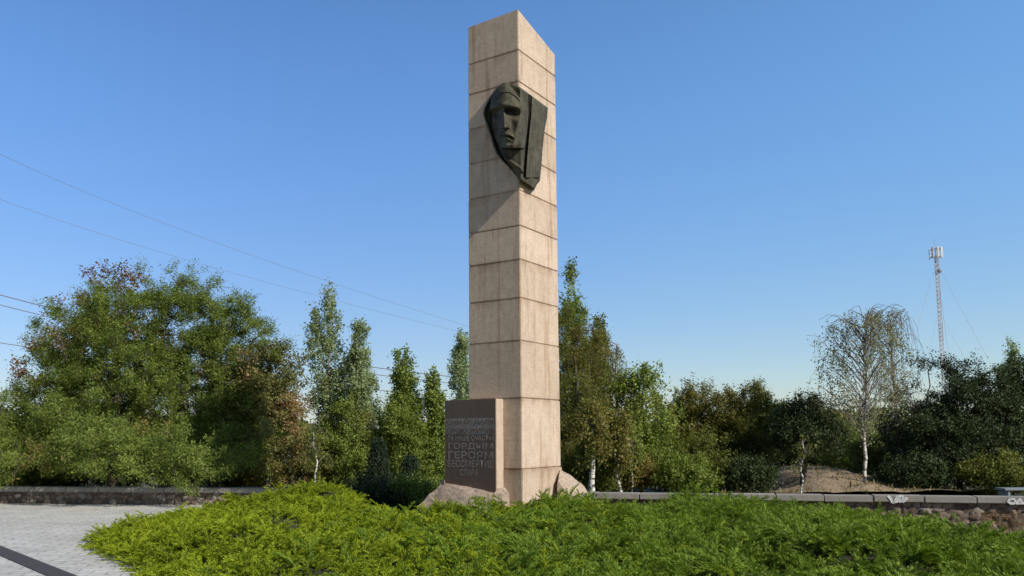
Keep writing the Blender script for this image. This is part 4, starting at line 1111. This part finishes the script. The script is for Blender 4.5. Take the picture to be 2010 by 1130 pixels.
    nr = np.stack([-gx_, -gy_, np.ones(n)], -1); nr /= np.linalg.norm(nr, axis=1, keepdims=True)
    az = 2 * np.pi * vnoise(x * 0.8 + 3, y * 0.8, 7.0) + r.normal(size=n) * 0.7
    flow = np.stack([np.cos(az), np.sin(az), 0 * az], -1)
    tilt = r.uniform(0.5, 1.4, n) if side < 0 else r.uniform(0.9, 2.1, n)
    rad_ = np.stack([ox, oy, 0 * ox], -1) / tz * (2.2 if side < 0 else 1.6)
    dr = nr * 1.0 + flow * (tilt * (0.35 if side < 0 else 0.8))[:, None] + rad_ + r.normal(size=(n, 3)) * 0.25
    dr[:, 2] = np.maximum(dr[:, 2], 0.15); dr /= np.linalg.norm(dr, axis=1, keepdims=True)
    # frame: z = dr, y = towards down (arching) 
    up = np.array([0, 0, 1.0]); ycol = -(up - dr * dr[:, 2:3]); ycol += r.normal(size=(n, 3)) * 0.3
    ycol -= dr * np.sum(ycol * dr, axis=1, keepdims=True); ycol /= np.linalg.norm(ycol, axis=1, keepdims=True)
    xcol = np.cross(ycol, dr); Rm = np.stack([xcol, ycol, dr], -1)
    S = r.uniform(Lr[0], Lr[1], n) * (0.75 + 0.25 * sstep(5, 9, y))
    k = r.integers(0, K, n)
    Vp = protos[k] * S[:, None, None]
    V = np.einsum('nij,nmj->nmi', Rm, Vp)
    root = np.stack([x, y, z - 0.09 + r.uniform(-0.05, 0.05, n)], -1)
    V = (V + root[:, None]).reshape(-1, 3)
    rnd = r.random(n)
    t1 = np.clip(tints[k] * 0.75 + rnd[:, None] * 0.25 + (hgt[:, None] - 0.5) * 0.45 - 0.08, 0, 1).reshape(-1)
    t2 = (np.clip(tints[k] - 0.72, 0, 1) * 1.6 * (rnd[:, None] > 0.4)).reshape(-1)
    F = np.arange(len(V)).reshape(-1, 4)
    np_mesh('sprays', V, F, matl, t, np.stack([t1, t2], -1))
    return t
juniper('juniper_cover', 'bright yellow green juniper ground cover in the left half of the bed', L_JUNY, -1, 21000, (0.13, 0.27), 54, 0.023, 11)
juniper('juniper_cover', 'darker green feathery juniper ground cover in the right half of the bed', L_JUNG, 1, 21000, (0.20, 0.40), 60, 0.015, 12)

# weeds by the wall at right
def weeds(px, py, label, hw=0.35, h=0.3):
    p = at_z(px, py, -0.12); n = 140
    t = thing('dry_weed', label, 'weed', tuple(p), 'rusty weeds at the foot of the wall')
    c = np.array(p) + rng.normal(size=(n, 3)) * [hw * 0.5, 0.2, 0]; c[:, 2] += rng.random(n) * h
    V, F = leaf_quads(c, rng.normal(size=(n, 3)), rng.uniform(0.03, 0.07, n), 0.5)
    np_mesh('leaves', V, F, L_WEED, t, np.repeat(rng.random((n, 2)), 4, axis=0))
    st = [(np.array([np.array(p) + [a, b_, 0], np.array(p) + [a * 1.3, b_, h]]), np.array([0.006, 0.003])) for a, b_ in rng.normal(size=(14, 2)) * [hw * 0.5, 0.15]]
    V, F = tubes([(np.array([s[0][0], s[0].mean(0), s[0][1]]), np.array([.006, .005, .003])) for s in st], 4)
    np_mesh('stems', V, F, M_BARK, t)
weeds(1958, 1036, 'rust orange weed tuft at the foot of the stone wall near the right edge')
weeds(2003, 1045, 'rust orange weed tuft at the very right edge beside the juniper', 0.4, 0.35)
weeds(1905, 1022, 'small brownish weed tuft where the juniper meets the stone wall', 0.25, 0.2)

# ------------------------------------------------------------------ communications mast
def bar_segs(pairs, r): return [(np.array([a, (np.array(a) + b_) / 2, b_]), np.array([r, r, r])) for a, b_ in pairs]
def mast():
    Y = 150.0; b0 = at_y(1851, 740, Y); topz = at_y(1841, 505, Y).z
    t = thing('radio_mast', 'tall red and white lattice mast with white antenna panels and guy wires at far right', 'mast', (b0.x, Y, UPG))
    w = 0.42
    corners = [np.array([b0.x + w * math.cos(a), Y + w * math.sin(a)]) for a in (R(90), R(210), R(330))]
    H0, H1 = UPG, topz; secs = 11; dz = (H1 - H0) / secs
    for i in range(secs):
        z0, z1 = H0 + i * dz, H0 + (i + 1) * dz
        pr = [((*c, z0), np.array((*c, z1))) for c in corners]
        ns = 4
        for k in range(ns):
            a0, a1 = z0 + (z1 - z0) * k / ns, z0 + (z1 - z0) * (k + 1) / ns
            for j in range(3):
                c0, c1 = corners[j], corners[(j + 1) % 3]
                pr += [((*c0, a0), np.array((*c1, a0))), ((*c0, a0), np.array((*c1, a1)))]
        V, F = tubes(bar_segs(pr, 0.055), 4)
        np_mesh('lattice_section', V, F, M_REDP if i % 2 == 0 else M_GALV, t)
    # head with ring and panels
    hz = topz
    pr = []
    for z in (hz + 0.1, hz + 1.5):
        for k in range(12):
            a, c = 2 * math.pi * k / 12, 2 * math.pi * (k + 1) / 12
            pr.append(((b0.x + 0.95 * math.cos(a), Y + 0.95 * math.sin(a), z), np.array((b0.x + 0.95 * math.cos(c), Y + 0.95 * math.sin(c), z))))
        for k in range(6):
            a = math.pi * k / 3
            pr.append(((b0.x, Y, z), np.array((b0.x + 0.95 * math.cos(a), Y + 0.95 * math.sin(a), z))))
    pr.append(((b0.x, Y, hz), np.array((b0.x, Y, hz + 3.6))))
    V, F = tubes(bar_segs(pr, 0.06), 4); np_mesh('antenna_frame', V, F, M_GALV, t)
    for k, a in enumerate((R(-20), R(60), R(130), R(215), R(262), R(300))):
        bm = bmesh.new(); bmesh.ops.create_cube(bm, size=1)
        bmesh.ops.scale(bm, vec=(0.18, 0.34, 2.1), verts=bm.verts)
        bmesh.ops.bevel(bm, geom=list(bm.edges), offset=0.06, segments=2, affect='EDGES')
        bmesh.ops.rotate(bm, matrix=Matrix.Rotation(a, 3, 'Z'), verts=bm.verts)
        bmesh.ops.translate(bm, vec=(b0.x + 1.1 * math.cos(a), Y + 1.1 * math.sin(a), hz + 0.8), verts=bm.verts)
        bm_obj('antenna_panel', bm, M_PANEL, t)
    bm = bmesh.new(); bmesh.ops.create_uvsphere(bm, u_segments=14, v_segments=8, radius=0.42); bmesh.ops.scale(bm, vec=(1, 0.5, 1), verts=bm.verts)
    bmesh.ops.translate(bm, vec=(b0.x + 0.15, Y - 0.7, hz - 2.6), verts=bm.verts); bm_obj('dish_antenna', bm, M_BLUEGREY, t)
    for z, sx in ((hz - 1.0, 13), (hz - 10, 9)):
        for q in ((-sx, -4), (sx, -4), (sx * 0.6, 10)):
            V, F = tubes(bar_segs([((b0.x, Y, z), np.array((b0.x + q[0], Y + q[1], UPG)))], 0.028), 4)
            np_mesh('guy_wire', V, F, M_GALV, t)
mast()

# ------------------------------------------------------------------ overhead wires and their hidden pole
def wire(p, label, group=None, r=0.02, sag=1.0):
    # p: list of (px,py,Y) control points
    P = [np.array(at_y(*q)) for q in p]
    t = np.linspace(-0.7, 1, 40)[:, None]      # carried on well past the left edge
    if len(P) == 3:
        # quadratic through the middle point
        c = (P[1] - 0.25 * P[0] - 0.25 * P[2]) / 0.5
        C = (1 - t) ** 2 * P[0] + 2 * t * (1 - t) * c + t ** 2 * P[2]
    V, F = tubes([(C, np.full(40, r))], 5)
    o = np_mesh('overhead_wire', V, F, M_WIRE)
    tag(o, label, 'wire', group)
G_ = 'overhead wires in the left sky'
wire([(-120, 240, 30), (430, 478, 44), (1010, 668, 62)], 'highest overhead wire crossing the sky from the left edge to the pillar', G_, 0.008)
wire([(-120, 342, 30), (430, 528, 44), (1010, 676, 62)], 'second overhead wire slanting just below the highest one', G_, 0.007)
wire([(-150, 535, 48), (420, 672, 55), (1010, 752, 62)], 'upper wire of the close pair passing behind the left trees', G_, 0.03)
wire([(-150, 556, 48), (420, 688, 55), (1010, 764, 62)], 'lower wire of the close pair passing behind the left trees', G_, 0.026)
wire([(-150, 648, 48), (420, 730, 55), (1010, 790, 62)], 'lowest overhead wire entering behind the big tree at the left edge', G_, 0.024)
def pole():
    top = at_y(1010, 655, 62)
    t = thing('utility_pole', 'wooden utility pole standing hidden behind the pillar', 'pole', (top.x, 62.2, UPG))
    V, F = tubes([(np.array([(top.x, 62.2, -0.15), (top.x, 62.2, 5), (top.x, 62.2, top.z + 0.3)]), np.array([0.16, 0.14, 0.11]))], 10)
    np_mesh('post', V, F, M_WOOD, t, smooth=True)
    for py in (670, 752, 766, 790):
        z = at_y(1010, py, 62).z
        V, F = tubes(bar_segs([((top.x - 0.9, 62.05, z), np.array((top.x + 0.9, 62.05, z)))], 0.05), 6)
        np_mesh('crossarm', V, F, M_WOOD, t)
pole()

# bench behind the wall at right
def bench():
    Y = 18.6; p = at_y(1993, 964, Y)
    t = thing('park_bench', 'blue grey bench standing behind the wall at the right edge', 'bench', (p.x, Y, UPG))
    def box(name, c, s):
        bm = bmesh.new(); bmesh.ops.create_cube(bm, size=1); bmesh.ops.scale(bm, vec=s, verts=bm.verts)
        bmesh.ops.bevel(bm, geom=list(bm.edges), offset=min(s) * 0.2, segments=1, affect='EDGES')
        bmesh.ops.translate(bm, vec=c, verts=bm.verts); bm_obj(name, bm, M_BLUEGREY, t)
    z = p.z + 0.05
    box('seat', (p.x + 0.35, Y, z), (1.4, 0.42, 0.05))
    for sx in (-0.25, 0.95):
        box('leg', (p.x + sx, Y, (z - 0.03 + UPG) / 2), (0.07, 0.36, z - 0.03 - UPG))
bench()
